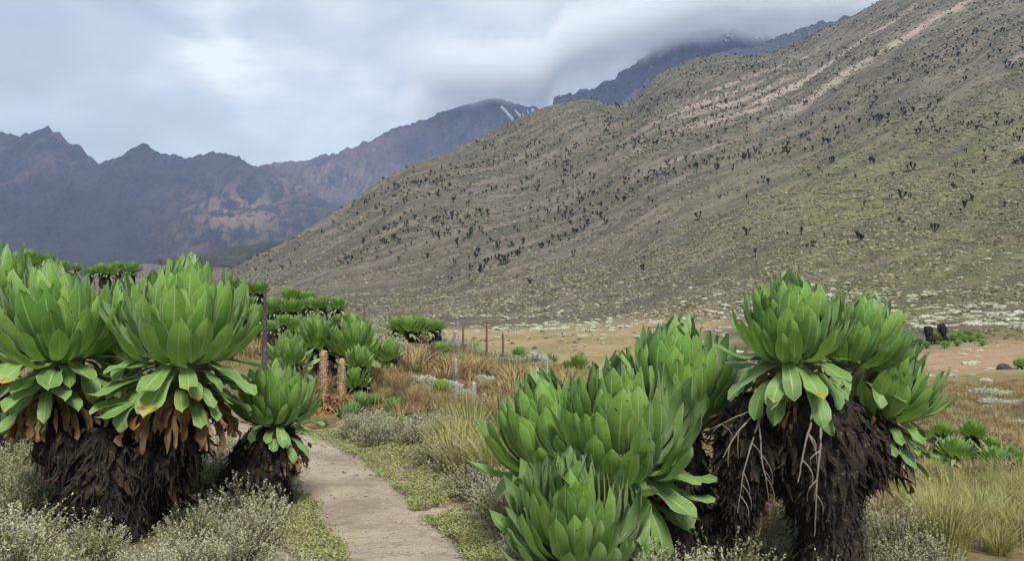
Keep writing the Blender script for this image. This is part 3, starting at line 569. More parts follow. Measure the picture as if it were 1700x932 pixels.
# ------------------------------------------------------------------ midground groundsels
def rosette_mesh(seed, n=84, nd=16, W=.235, mx=94, lowres=(4, 2), m_=None):
    rng = np.random.default_rng(seed); V = []; Q = []; U = []; k0 = 0
    for k in range(n+nd):
        if k < n:
            tq = (k+.5)/n; bk = tq**.85*(NB-1); a0, a1 = angles(bk, NB-1, mx); s = (.72+.36*min(1, tq*1.6))*rng.uniform(.85, 1.1); r, z = .04+.2*tq, .36*(1-tq)-.05
        else:
            a0, a1 = rng.uniform(80, 110), rng.uniform(125, 165); s = rng.uniform(.6, .9); r, z = .26, -.05-.3*rng.random()
        v, f, u = leaf_shape(rng, a0+rng.uniform(-5, 5), a1+rng.uniform(-8, 8), W*rng.uniform(.85, 1.1), .5, *lowres, rnd_tip=.2)
        v = v*s; v[:, 0] += r; v[:, 2] += z; ph = k*2.399963+rng.uniform(-.15, .15); c, s_ = math.cos(ph), math.sin(ph)
        v = np.stack([v[:, 0]*c-v[:, 1]*s_, v[:, 0]*s_+v[:, 1]*c, v[:, 2]], -1); V.append(v); Q.append(f+k0); U.append(u); k0 += len(v)
    return npmesh('rosette_small', np.concatenate(V), np.concatenate(Q), [m_ or M['leaf_mid']], np.concatenate(U))
RM = [rosette_mesh(s_) for s_ in (201, 202, 203, 204)]
M['leaf_yellow'] = leaf_mat('yellow_green_leaf', (.14, .26, .02), (.24, .38, .04), 0.0); M['leaf_pale'] = leaf_mat('pale_leaf', (.13, .21, .08), (.2, .28, .12), 0)
def mini_trunk(seed):
    rng = np.random.default_rng(seed); z = np.linspace(-.15, 1, 9); v, f = tube(np.stack([.1*np.sin(z*2+seed), .1*np.cos(z*2), z], -1), np.interp(z, [-.1, .2, .7, 1], [.9, .8, 1.05, .75]), 12, .3, seed, 2)
    return npmesh('small_trunk', v, f, [M['bark']]), (v, rng)
TM = [mini_trunk(s_)[0] for s_ in (211, 212, 213)]
def mini_skirt(seed):
    v, rng = mini_trunk(seed)[1]; p, nn = sample_tube(v, 9, 12, rng, 800); return flakes(rng, p, nn, 260, .3, .22, M['flake'], 'small_skirt', .7, .2, 1)
SM = [mini_skirt(s_) for s_ in (211, 212, 213)]
SHARED = 'giant groundsels on the bench behind the path'
def groundsel(px, Y, heads, label, seed, fine=False, tr=.15, group=SHARED, dead=0):
    """heads: (px, py of rosette base, width in px); base at the foot of the first one"""
    rng = random.Random(seed); b = ground(px, Y)
    T = thing('giant_groundsel', b, label, 'giant groundsel', group)
    for k, (hx, hy, wd) in enumerate(heads):
        yy = Y+rng.uniform(-.15, .25)*(k > 0)
        if hy < 0: hy = proj(b.x, b.y, b.z)[1]+hy
        p = P(hx, hy, yy); L = wd*Y/F*.5/.92
        i = rng.randrange(3); hz = p.z-b.z
        foot = Vector(((p.x-b.x)*.35, (yy-Y)*.5, 0)); top = p-b
        if hz > .02:
            for nm, me in (('trunk', TM[i]), ('dead_leaf_skirt', SM[i])):
                o = obj(nm, me, T); r = max(tr*.75, L*.30); d = top-foot
                o.matrix_local = Matrix.Translation(foot) @ Vector((0, 0, 1)).rotation_difference(d).to_matrix().to_4x4() @ Matrix.Rotation(rng.uniform(0, 6), 4, 'Z') @ Matrix.Diagonal((r, r, d.length, 1))
                if nm == 'dead_leaf_skirt': o['kind'] = 'stuff'
        if fine: head(T, p, L, 96, 12, dead, seed*10+k, (rng.uniform(-.1, .1), -.1, 1), 'small', stem=.36, spread=.2)
        else:
            o = obj('rosette', rng.choice(RM), T, top); o.rotation_euler = (rng.uniform(-.15, .1), rng.uniform(-.15, .15), rng.uniform(0, 6)); o.scale = (L, L, L*rng.uniform(.9, 1.1)); o['kind'] = 'stuff'
    return T
groundsel(478, 10.6, [(480, 605, 92)], 'giant groundsel with one wide rosette behind the small path-edge groundsel', 61, True, .2)
groundsel(575, 11.6, [(525, 575, 92), (588, 585, 104)], 'giant groundsel with two light rosettes just behind the twin dead flower spikes', 62, True, .22)
groundsel(612, 11.0, [(596, 606, 58)], 'giant groundsel with one leaning rosette right of the twin dead flower spikes', 63, True, .12)
groundsel(648, 13.2, [(622, 594, 50), (648, 596, 54)], 'giant groundsel of two flat rosettes on a thin black trunk above the brown tussocks', 64, True, .15)
groundsel(592, 10.9, [(590, 640, 58)], 'low giant groundsel rosette between the twin dead flower spikes', 65, True, .12)
for k, a in enumerate([
    (388, 19, [(388, 478, 30)], 'giant groundsel peeping over the rim beside the big twin rosettes'),
    (418, 18, [(408, 488, 34), (431, 487, 36)], 'double-headed giant groundsel behind the dark tapering spike'),
    (488, 22, [(482, 496, 34), (501, 499, 30), (513, 498, 26)], 'giant groundsel with three rosettes on top of the back clump'),
    (455, 19, [(452, 520, 44), (470, 515, 34)], 'giant groundsel with two rosettes at the left of the back clump'),
    (487, 17, [(486, 518, 38)], 'giant groundsel with one round rosette in the middle of the back clump'),
    (514, 20, [(500, 515, 32), (515, 513, 34)], 'giant groundsel with two rosettes behind the middle of the back clump'),
    (545, 18.5, [(533, 513, 36), (561, 512, 36)], 'tall giant groundsel with two rosettes and a thick black trunk in the back clump'),
    (570, 16.5, [(562, 541, 34), (581, 540, 36)], 'giant groundsel with two rosettes on dark trunk at the right end of back clump'),
    (596, 18.5, [(595, 543, 30)], 'low giant groundsel rosette at the foot of the back clump, beside a thin spike'),
    (527, 16, [(526, 545, 34)], 'giant groundsel rosette low in the front of the back clump'),
    (490, 14.5, [(490, 549, 48), (470, 540, 30)], 'giant groundsel with a broad light rosette in front of the back clump'),
    (425, 15.5, [(424, 530, 42), (410, 512, 34)], 'giant groundsel partly hidden by the dark tapering spike'),
    (455, 14, [(450, 548, 30)], 'small giant groundsel right of the dark tapering spike'),
    (684, 17.3, [(658, 546, 32), (680, 551, 50), (694, 543, 32)], 'giant groundsel with three rosettes standing alone on the grey heath'),
    (718, 17.6, [(712, 549, 34), (725, 547, 30)], 'giant groundsel with two rosettes next to the three-headed one on the grey heath'),
    (728, 14.6, [(728, 586, 36)], 'giant groundsel with one rosette behind a dark flower spike'),
    (862, 23, [(862, -9, 30)], 'round giant groundsel left of the grey boulder'),
    (912, 22, [(912, -4, 30)], 'low giant groundsel right of the grey boulder'),
    (958, 21, [(941, -3, 22), (961, -5, 34)], 'bushy giant groundsel pair of rosettes on the rim of the golden flat'),
    (1013, 20, [(1013, -6, 28)], 'giant groundsel on the rim just left of the low spreading clump'),
    (45, 20, [(46, 441, 52)], 'big round-headed giant groundsel on the crest at the far left'),
    (78, 22, [(79, 438, 30)], 'smaller giant groundsel beside the round-headed one on the crest'),
    (103, 25, [(105, 450, 28)], 'giant groundsel on the crest between the two big green heads, near one'),
    (127, 30, [(126, 448, 20)], 'little giant groundsel on the crest, its top just above the leaf tips'),
    (152, 30, [(150, 455, 22)], 'dark little giant groundsel on the crest above the gap'),
    (175, 30, [(168, 452, 26), (181, 455, 28)], 'yellowish giant groundsel with two rosettes on the crest'),
    (200, 33, [(195, 449, 26), (206, 449, 22)], 'giant groundsel with two dark rosettes on the crest'),
    (219, 31, [(219, 452, 30)], 'giant groundsel at the right end of the row on the crest'),
    (5, 16, [(0, 455, 60)], 'giant groundsel at the frame edge behind the pale rosette'),
    (1558, 13.8, [(1563, 722, 40), (1562, 736, 44)], 'giant groundsel with two stacked rosettes in the hollow on the right'),
    (1583, 12.8, [(1583, 757, 60)], 'giant groundsel with the largest round rosette in the hollow on the right'),
    (1615, 13.8, [(1612, 724, 46)], 'giant groundsel on a tall black trunk in the hollow on the right'),
    (1645, 14.2, [(1643, 742, 30)], 'small giant groundsel behind the wide ones in the hollow on the right'),
    (1555, 12.8, [(1557, 772, 38)], 'low giant groundsel rosette at the left of the hollow group'),
    (1650, 12.6, [(1650, 770, 54)], 'giant groundsel with a broad flat rosette over a dark skirt in the hollow'),
    (1680, 13.2, [(1678, 767, 50)], 'giant groundsel second from the frame edge in the hollow'),
    (1702, 13.0, [(1699, 771, 44)], 'giant groundsel cut by the frame edge in the hollow'),
    (1560, 12.3, [(1561, 784, 26)], 'tiny giant groundsel rosette in the grass below the hollow group')]):
    groundsel(a[0], a[1], a[2], a[3], 400+k)

# ------------------------------------------------------------------ heath shrubs, tussocks, small plants
rngG = np.random.default_rng(77)
M['heath'] = simple('heath_leaves', (.20, .205, .112), (.36, .365, .225), 7, .85, .15, .35, trans=.12)
M['heath_tip'] = simple('heath_tips', (.36, .37, .24), (.52, .525, .38), 7, .85, .15, .35, trans=.12)
M['heath_y'] = simple('heath_leaves_green', (.19, .21, .08), (.36, .38, .18), 7, .85, .15, .35, (.42, .44, .24), trans=.12)
M['twig'] = simple('heath_twigs', (.045, .035, .027), (.11, .085, .065), 20, .9, .1, .2)
M['white'] = simple('silver_leaves', (.42, .46, .36), (.66, .68, .58), 7, .8, .15, .3, (.25, .30, .17), trans=.1)
M['straw_a'] = simple('tussock_blades_brown', (.21, .155, .075), (.40, .315, .17), 5, .8, .15, .7, (.14, .105, .055), trans=.2)
M['straw_b'] = simple('tussock_blades_olive', (.23, .225, .08), (.40, .375, .165), 5, .8, .15, .55, (.15, .16, .05), trans=.2)
M['moss'] = simple('mat_leaves', (.20, .22, .085), (.35, .365, .175), 9, .85, .1, .2, (.24, .22, .11), trans=.15)
def leaflets(p, d, ln, wd, rng, fold=.25):
    """folded little leaves: base points p, directions d -> verts, quads"""
    n = len(p); r = rng.normal(0, 1, (n, 3)); s_ = np.cross(d, r); s_ /= np.linalg.norm(s_, axis=1)[:, None]+1e-9
    up = np.cross(s_, d); mid = p+d*ln*.5
    A = np.stack([p, mid+s_*wd*.5+up*wd*fold, p+d*ln, mid-s_*wd*.5+up*wd*fold], 1).reshape(-1, 3)
    return A, np.arange(n*4).reshape(-1, 4)
def shrub_mesh(name, seed, nsp=150, nl=24, h=.34, rad=.30, ll=.017, lw=.008, mats=None, ball=.5):
    rng = np.random.default_rng(seed); n = nsp
    a = rng.uniform(0, 2*PI, n); r = np.sqrt(rng.random(n))*rad; bx, by = r*np.cos(a), r*np.sin(a)
    lump = .75+.5*(fbm(bx*5+seed, by*5, 2, seed)+.5)
    hh = h*(1-.55*(r/rad)**2)*lump*rng.uniform(.75, 1.15, n)
    lean = np.stack([bx/rad*ball, by/rad*ball, np.ones(n)], -1)+rng.normal(0, .16, (n, 3)); lean /= np.linalg.norm(lean, axis=1)[:, None]
    base = np.stack([bx*.45, by*.45, np.zeros(n)], -1); tip = np.stack([bx*.75, by*.75, np.zeros(n)], -1)+lean*hh[:, None]
    q = rng.uniform(.42, 1.0, (n, nl)); q[:, :6] = rng.uniform(.85, 1.02, (n, 6))
    bend = (q*(1-q))[..., None]*rng.normal(0, .12, (n, 1, 3))
    p = base[:, None]*(1-q[..., None])+tip[:, None]*q[..., None]+bend
    dirs = (tip-base)[:, None]/np.linalg.norm(tip-base, axis=1)[:, None, None]+rng.normal(0, .62, (n, nl, 3)); dirs /= np.linalg.norm(dirs, axis=2)[..., None]
    LV, LF = leaflets(p.reshape(-1, 3), dirs.reshape(-1, 3), ll*rng.uniform(.6, 1.3, (n*nl, 1)), lw*rng.uniform(.7, 1.3, (n*nl, 1)), rng)
    sd_ = np.array([.0028, 0, 0]); sd2 = np.array([0, .0028, 0]); m_ = base*.5+tip*.5
    TV = np.stack([base-sd_, base+sd_, m_+sd_, m_-sd_, tip+sd2*.3, tip-sd2*.3], 1).reshape(-1, 3); b = np.arange(n)[:, None]*6+len(LV)
    TF = np.concatenate([b+np.array([[0, 1, 2, 3]]), b+np.array([[3, 2, 4, 5]])])
    me = npmesh(name, np.concatenate([LV, TV]), np.concatenate([LF, TF]), mats, smooth=False, mi=np.concatenate([np.where(rng.random(len(LF)) < .9*sstep(q.ravel(), .8, .98), 2, 0), np.ones(len(TF))]))
    return me
SHR = [shrub_mesh('heath_shrub', 500+k, 170, 26, .36, .32, mats=[M['heath'], M['twig'], M['heath_tip']]) for k in range(5)]
SHY = [shrub_mesh('heath_shrub_green', 510+k, 170, 26, .38, .32, mats=[M['heath_y'], M['twig'], M['heath_tip']]) for k in range(3)]
SHF = [shrub_mesh('heath_cushion', 520+k, 90, 16, .26, .36, .03, .014, mats=[M['heath'], M['twig'], M['heath_tip']]) for k in range(3)]
SHW = [shrub_mesh('silver_bush', 530+k, 150, 22, .34, .40, .05, .02, mats=[M['white'], M['twig'], M['white']]) for k in range(2)]
def tussock_mesh(seed, nb=240, h=.5, sp=.10, wd=.005, m_=None, segs=3, arch=.55):
    rng = np.random.default_rng(seed); a = rng.uniform(0, 2*PI, nb); r = sp*np.sqrt(rng.random(nb)); l = h*rng.uniform(.5, 1.15, nb)
    b = np.stack([r*np.cos(a), r*np.sin(a), np.zeros(nb)], -1); a2 = a+rng.normal(0, .5, nb); out = np.stack([np.cos(a2), np.sin(a2), 0*a2], -1)
    k = arch*rng.uniform(.15, 1.25, nb); s_ = np.stack([-np.sin(a2), np.cos(a2), 0*a2], -1)+rng.normal(0, .35, (nb, 3)); rows = []
    for j in range(segs+1):
        q = j/segs; c = b+out*(l*k*q**1.7)[:, None]+np.array([0, 0, 1.])*(l*q*(1-.38*k*q))[:, None]; ww = wd*(1-.8*q)
        rows += [c-s_*ww, c+s_*ww]
    A = np.stack(rows, 1).reshape(-1, 3); o = np.arange(nb)[:, None]*(2*segs+2)
    return npmesh('grass_tussock', A, np.concatenate([np.concatenate([o+2*j, o+2*j+1, o+2*j+3, o+2*j+2], 1) for j in range(segs)]), [m_], smooth=False)
TU = [tussock_mesh(540+k, 330, .48, .13, .0045, M['straw_a']) for k in range(4)]
TO = [tussock_mesh(550+k, 330, .50, .14, .0045, M['straw_b']) for k in range(4)]
AVOID = [(A.location.x, A.location.y, .42), (Sm.location.x, Sm.location.y, .3), (Lw.location.x, Lw.location.y, .3), (Tl.location.x, Tl.location.y, .38)]
for _p, _y in ((600, 10.3), (585, 9.9), (573, 9.7), (625, 10.4), (655, 10.2), (671, 9.2), (640, 9.6), (538, 10.0), (568, 10.0)):
    for _d in (0, -.35): _g = ground(_p, _y+_d); AVOID.append((_g.x, _g.y, .24))
def pathx(y): return np.interp(y, PATH[:, 1], PATH[:, 0])
def scatter(sp, y0, y1, seed):
    rng = np.random.default_rng(seed); ys = np.arange(y0, y1, sp); out = []
    for y in ys:
        x0, x1 = (-60-CX)/F*y, (1760-CX)/F*y; xs = np.arange(x0, x1, sp); out.append(np.stack([xs+rng.uniform(-.45, .45, len(xs))*sp, y+rng.uniform(-.45, .45, len(xs))*sp], -1))
    return np.concatenate(out)
def clear(x, y, k=1.0): return all((x-a)**2+(y-b)**2 > (r*k)**2 for a, b, r in AVOID)
SEE = [(725, 12.2, 56, 1.5), (802, 13.7, 30, 2), (846, 11.7, 24, 1.4), (938, 11.6, 26, 1.2), (553, 10.4, 34, 1.3), (787, 10.7, 9, 1.2), (804, 10.1, 9, 1.2), (672, 13.6, 14, 1.5), (719, 13.7, 12, 1.5), (755, 19.8, 16, 5), (805, 20, 40, 5), (648, 13.3, 34, 1.6), (690, 17.6, 60, 3), (860, 23, 40, 6), (905, 22.5, 40, 6), (955, 21, 40, 6), (879, 10.6, 10, 1.5), (906, 11, 10, 1.5), (1597, 9.4, 40, 1.2), (1640, 7.8, 40, .9), (1618, 9, 24, .9), (1500, 7.4, 30, .8), (1546, 9.8, 30, 1.2), (1600, 14.5, 110, 2.6), (1690, 14.5, 40, 2.6), (600, 11.2, 50, 1.6)]
def hides(px, y): return any(abs(px-a) < w_ and b-d < y < b+.15 for a, b, w_, d in SEE)
heaths = []; tus = []
pts = scatter(.34, 3.1, 12.0, 81); pdv = path_dist(pts[:, 0], pts[:, 1]); nzv = fbm(pts[:, 0]/1.6, pts[:, 1]/1.6, 2, 82)
for (x, y), pd, nz in zip(pts, pdv, nzv):
    px = CX+F*x/y; left = x < pathx(y)
    if pd < (.66 if y < 9 else .75) or not clear(x, y): continue
    if left and y < 9.4 or (not left and (x-pathx(y)) < 1.75+nz*1.2 and y < 8.3) or (8.0 <= y < 9.5+nz*.8 and px < 735+nz*120) or (y < 5.4+nz and px < 1570):
        if not left and 6.2 < y < 8.1 and pd < .95+.3*nz: continue                    # pale mat beside the bend
        heaths.append((x, y, px, left))
pts = scatter(.40, 5.0, 15, 83); nzv = fbm(pts[:, 0]/2.2, pts[:, 1]/2.2, 2, 84); pdv = path_dist(pts[:, 0], pts[:, 1])
for (x, y), nz, pd in zip(pts, nzv, pdv):
    px = CX+F*x/y; left = x < pathx(y)
    if pd < .8 or left and y < 10.2 or (y < 9.2 and px < 690+nz*150) or not clear(x, y): continue
    if (x-pathx(y)) < 1.6+nz*1.2 and y < 8.4 or y < 5.6+nz and px < 1560 or px < 560 and nz > -.1: continue
    tus.append((x, y, px, nz))
pts = scatter(.62, 15, 34, 85); nzv = fbm(pts[:, 0]/3, pts[:, 1]/3, 2, 86)
fcus = []
for (x, y), nz in zip(pts, nzv):
    px = CX+F*x/y
    if y > 24 and px < 1050: continue
    if px < 760+nz*200 and y > 15.5 or (px < 900 and nz > .12): fcus.append((x, y, px, nz))
    elif nz > -.25: tus.append((x, y, px, nz))
MARKS = [(730, 622, 'the silvery white bush'), (553, 640, 'the twin brown flower spikes'), (796, 665, 'the banded white spikes'), (802, 607, 'the lone rounded silvery bush'), (890, 572, 'the grey boulder'), (1597, 825, 'the flat pale stone'), (1640, 880, 'the pale lobelia rosette'), (1590, 765, 'the groundsels in the hollow'), (1680, 780, 'the flat groundsels in the hollow'), (1465, 840, 'the thick shaggy trunk'), (850, 740, 'the low spreading groundsel'), (560, 730, 'the path bend'), (680, 730, 'the brown tussocks'), (690, 565, 'the three-headed groundsel'), (645, 605, 'the two flat rosettes'), (960, 595, 'the rim of the golden flat'), (1650, 700, 'the long white cushion bush'), (190, 860, 'the twin-headed black trunk'), (430, 830, 'the small rosette trunk'), (30, 780, 'the pale cut-off rosette'), (480, 900, 'the near end of the path'), (330, 800, 'the gap between the black trunks'), (640, 770, 'the pale creeping mat'), (730, 850, 'the middle of the path'), (820, 900, 'the lowest slim-leaved rosette'), (780, 560, 'the thin spikes on the rim'), (440, 600, 'the dark tapering spike'), (1250, 900, 'the dangling dead stalks')]
def near_label(x, y, s_, what):
    px, py = proj(x, y, h1(x, y)); a, b, nm = min(MARKS, key=lambda m_: (m_[0]-px)**2+((m_[1]-py)*1.8)**2)
    size = 'small' if s_ < .62 else 'tall' if s_ > .95 else 'middling'
    rel = 'before' if py > b+14 else 'behind' if py < b-14 else 'beside'
    side = ', to its right' if px > a+25 else ', to its left' if px < a-25 else ''
    return f'{size} {what} {rel} {nm}{side}'
def heath_label(x, y, px, left):
    if left and y < 4.9: return 'greenish grey heath shrub of the thicket in front of the black groundsel trunks'
    if left: return 'grey heath shrub behind and between the black groundsel trunks left of the path'
    if y > 8.0: return 'low grey heath shrub beyond the bend of the path, before the tussocks'
    if px > 1130: return 'grey heath shrub at the foot of the tall shaggy groundsel trunk'
    return 'silver-grey heath shrub along the right-hand edge of the path'
rngS = random.Random(91)
heaths.sort(key=lambda a: a[1])
extra = []
for k, (x, y, px, left) in enumerate(heaths):
    s_ = rngS.uniform(.75, 1.15)*(.95 if left else .85)*(1.05 if y < 4.4 else 1)*(.72 if left and y < YA+.2 and 40 < px < 600 else 1)
    me = rngS.choice(SHY if (left and px < 330 and rngS.random() < .75) or (px > 1100 and rngS.random() < .5) else SHR)
    if k < 300:
        o = tag(obj('heath_shrub', me, None, (x, y, h1(x, y)-.02)), near_label(x, y, s_, 'green-grey heath shrub' if me in SHY else 'silver-grey heath shrub'), 'shrub', 'grey heath shrubs along the path')
        o.rotation_euler = (rngS.uniform(-.1, .1), rngS.uniform(-.1, .1), rngS.uniform(0, 6.3)); o.scale = (s_, s_, s_*rngS.uniform(.8, 1.15))
    else: extra.append((x, y, s_))
def merged(name, items, meshes, mats, seed, mi=None):
    """items (x, y, z, scale xy, scale z) stamped from small meshes into one mesh"""
    rng = np.random.default_rng(seed); data = []
    for me in meshes:
        v = np.empty(len(me.vertices)*3, np.float32); me.vertices.foreach_get('co', v)
        l = np.empty(len(me.loops), np.int32); me.loops.foreach_get('vertex_index', l)
        n = me.polygons[0].loop_total; m2 = np.empty(len(me.polygons), np.int32); me.polygons.foreach_get('material_index', m2)
        data.append((v.reshape(-1, 3), l.reshape(-1, n), m2))
    it = np.asarray(items, float); which = rng.integers(0, len(meshes), len(it)); V = []; Q = []; MI = []; k0 = 0
    for j, (v, f, m2) in enumerate(data):
        q = it[which == j]
        if not len(q): continue
        a = rng.uniform(0, 2*PI, len(q)); c, s_ = np.cos(a)[:, None], np.sin(a)[:, None]
        X = (v[None, :, 0]*c-v[None, :, 1]*s_)*q[:, 3:4]+q[:, 0:1]; Y = (v[None, :, 0]*s_+v[None, :, 1]*c)*q[:, 3:4]+q[:, 1:2]; Z = v[None, :, 2]*q[:, 4:5]+q[:, 2:3]
        V.append(np.stack([X, Y, Z], -1).reshape(-1, 3)); Q.append((f[None]+(np.arange(len(q))*len(v))[:, None, None]).reshape(-1, f.shape[1])+k0); MI.append(np.tile(m2, len(q))); k0 += len(q)*len(v)
    return obj(name, npmesh(name, np.concatenate(V), np.concatenate(Q), mats, smooth=False, mi=np.concatenate(MI)), kind='stuff')
if extra: merged('heath_scrub', [(x, y, h1(x, y)-.02, s_, s_) for x, y, s_ in extra], SHF[:1], [M['heath'], M['twig'], M['heath_tip']], 92)
for k, (x, y, px, nz) in enumerate(fcus[:300]):
    s_ = rngS.uniform(.7, 1.3)
    o = tag(obj('heath_cushion', rngS.choice(SHF), None, (x, y, h1(x, y)-.03)), near_label(x, y, s_*.8, 'low grey heath cushion'), 'shrub', 'grey heath cushions on the rise')
    o.rotation_euler = (0, 0, rngS.uniform(0, 6.3)); o.scale = (s_, s_, s_*rngS.uniform(.7, 1.1))
tus.sort(key=lambda a: a[1])
rest = []
for k, (x, y, px, nz) in enumerate(tus):
    s_ = rngS.uniform(.65, 1.25)*float(np.interp(y, [7, 10, 14, 22], [.72 if px > 1350 else 1.0, .85 if px < 1350 else .62, .7, .5])); s_ *= .42 if hides(px, y) else 1; olive = (px > 1400 and nz > -.12) or (px < 900 and y < 8.5)
    if k < 300:
        lb = near_label(x, y, s_, 'olive-gold grass tussock' if olive else 'brown grass tussock')
        o = tag(obj('grass_tussock', rngS.choice(TO if olive else TU), None, (x, y, h1(x, y)-.02)), lb, 'grass tussock', 'dry grass tussocks')
        o.rotation_euler = (rngS.uniform(-.12, .12), rngS.uniform(-.12, .12), rngS.uniform(0, 6.3)); o.scale = (s_, s_, s_*rngS.uniform(.8, 1.15))
    else: rest.append((x, y, h1(x, y)-.02, s_*1.5, s_))
TFAR = [tussock_mesh(560+k, 110, .48, .15, .009, M['straw_a'], 2) for k in range(4)]
if rest: merged('grass', rest, TFAR, [M['straw_a']], 93)
# fine grass filling between the tussocks
def blade_field(name, n, y0, y1, sel, hmin, hmax, wd, m_, seed):
    rng = np.random.default_rng(seed); y = np.sqrt(rng.uniform(y0**2, y1**2, n)); px = rng.uniform(-60, 1760, n); x = (px-CX)/F*y
    k = sel(x, y, px); x, y = x[k], y[k]; n = len(x); z = H(x, y)-.01; a = rng.uniform(0, 2*PI, n); h = rng.uniform(hmin, hmax, n); l = rng.uniform(.1, .7, n)
    d = np.stack([np.cos(a), np.sin(a), 0*a], -1); s_ = np.stack([-d[:, 1], d[:, 0], d[:, 2]], -1)*wd; b = np.stack([x, y, z], -1)
    m2 = b+d*(h*l*.3)[:, None]+np.array([0, 0, 1.])*(h*.6)[:, None]; tp = b+d*(h*l)[:, None]+np.array([0, 0, 1.])*h[:, None]
    A = np.stack([b-s_, b+s_, m2+s_*.7, m2-s_*.7, tp], 1).reshape(-1, 3); o = np.arange(n)[:, None]*5
    return obj(name, npmesh(name, A, [o+np.array([[0, 1, 2, 3]]), o+np.array([[3, 2, 4]])], [m_], smooth=False), kind='stuff')
def sel_grass(x, y, px):
    pd = path_dist(x, y); left = x < pathx(y)
    return (pd > .8) & ~((y < 10.3) & left) & ~((y < 10) & (px < 720)) & ~((x-pathx(y) < 1.6) & (y < 8.4)) & ((y < 24) | (px > 1050)) & ~((px < 760) & (y > 15.5))
blade_field('dry_grass', 90000, 5.2, 34, sel_grass, .07, .22, .0045, M['straw_a'], 95)
blade_field('green_grass', 26000, 5.2, 30, lambda x, y, px: sel_grass(x, y, px) & (fbm(x/1.5, y/1.5, 2, 99) > (.05-.25*(px > 1400))), .08, .24, .004, M['straw_b'], 96)
# pale creeping mat at the path edges
def mat_field(n, seed):
    rng = np.random.default_rng(seed); k = rng.integers(8, 235, n); side = np.where(rng.random(n) < .62, -1, 1); q = rng.random(n)
    yk = PATH[k, 1]; wide = np.where((side < 0), .22+.6*sstep(yk, 5.6, 6.6)*(1-sstep(yk, 8.4, 9.3)), .28)
    dd = side*(.36+.09*fbm(k*.21, side*3.0, 2, 7)+wide*q**1.5)
    p = PATH[k]+pl[k]*dd[:, None]+rng.normal(0, .03, (n, 2)); cl = fbm(p[:, 0]*3.2, p[:, 1]*3.2, 3, 12); keep = cl > -.42+.4*q; p = p[keep]; cl = cl[keep]; n = len(p)
    z = H(p[:, 0], p[:, 1])+.02+.05*np.clip(cl+.25, 0, 1)+rng.uniform(0, .02, n)
    d = rng.normal(0, 1, (n, 3)); d[:, 2] = np.abs(d[:, 2])*.6+.1; d /= np.linalg.norm(d, axis=1)[:, None]
    A, Fc = leaflets(np.concatenate([p, z[:, None]], 1), d, rng.uniform(.012, .026, (n, 1)), rng.uniform(.010, .018, (n, 1)), rng)
    return obj('creeping_mat', npmesh('creeping_mat', A, Fc, [M['moss']], smooth=False), kind='stuff')
mat_field(150000, 97)
# gravel on the path
M['gravel'] = simple('path_gravel', (.17, .145, .12), (.34, .30, .25), 30, .9, .1, .1)
def pebble(seed, sub=1):
    import bmesh
    bm = bmesh.new(); bmesh.ops.create_icosphere(bm, subdivisions=sub, radius=1.0); rng = np.random.default_rng(seed)
    for v_ in bm.verts: v_.co *= 1+rng.uniform(-.25, .25); v_.co.z *= .6
    me = bpy.data.meshes.new('pebble'); bm.to_mesh(me); bm.free(); return me
PEB = [pebble(s_) for s_ in range(4)]
kk = rngG.integers(5, 200, 2200); dd = rngG.normal(0, .28, 2200); gp = PATH[kk]+pl[kk]*dd[:, None]+rngG.normal(0, .04, (2200, 2)); rr = .004+.02*rngG.random(2200)**4
gz2 = H(gp[:, 0], gp[:, 1])+.028
merged('gravel', np.stack([gp[:, 0], gp[:, 1], gz2, rr, rr], -1), PEB, [M['gravel']], 98)
# ------------------------------------------------------------------ silver bushes, lobelias, flower spikes, rocks
def bush(px, Y, wpx, label, ht=1.0, name='silver_bush', meshes=None):
    b = ground(px, Y); s_ = wpx*Y/F/.8
    T = thing(name, b-Vector((0, 0, .03)), label, 'bush', 'silver-leaved everlasting bushes')
    o = obj('foliage', rngS.choice(meshes or SHW), T); o.scale = (s_, s_, s_*.75*ht); o.rotation_euler = (0, 0, rngS.uniform(0, 6)); o['kind'] = 'stuff'; return T
for px, Y, wpx, lb, ht in [(700, 12.0, 56, 'silvery white bush behind the yellow-green rosette, left lobe', .85), (738, 11.9, 56, 'silvery white bush behind the yellow-green rosette, middle lobe', .85), (764, 11.5, 46, 'silvery white bush right of the yellow-green rosette', .9), (716, 11.4, 30, 'small silvery sprig bush left beside the yellow-green rosette', .9),
    (802, 13.6, 46, 'rounded silvery bush standing alone among the brown tussocks', 1.0), (846, 11.6, 36, 'small silvery bush low in the tussocks left of the low spreading groundsel', .6), (938, 11.5, 44, 'silvery bush just above the leaf tips of the low spreading groundsel', .8),
    (1546, 9.6, 44, 'silvery lobelia-like bush in the grass right of the shaggy trunk', .7), (1650, 26, 50, 'broad white cushion bush on the brown flat at the right', .7), (1640, 29, 60, 'wide white cushion bush behind the broad one on the brown flat', .6), (1613, 20, 46, 'flat white cushion bush above the hollow group', .5), (1650, 19, 60, 'long flat white cushion bush above the tall black trunk', .35), (1690, 21, 40, 'white cushion bush at the frame edge above the hollow group', .5), (1692, 26, 36, 'white cushion bush at the frame edge of the brown flat', .5)]: bush(px, Y, wpx, lb, ht)
RY = rosette_mesh(231, 50, 0, .26, 70, (4, 2), M['leaf_yellow']); RP = rosette_mesh(232, 44, 0, .30, 75, (4, 2), M['leaf_pale']); RG = rosette_mesh(233, 50, 0, .25, 80, (4, 2), M['leaf_mid'])
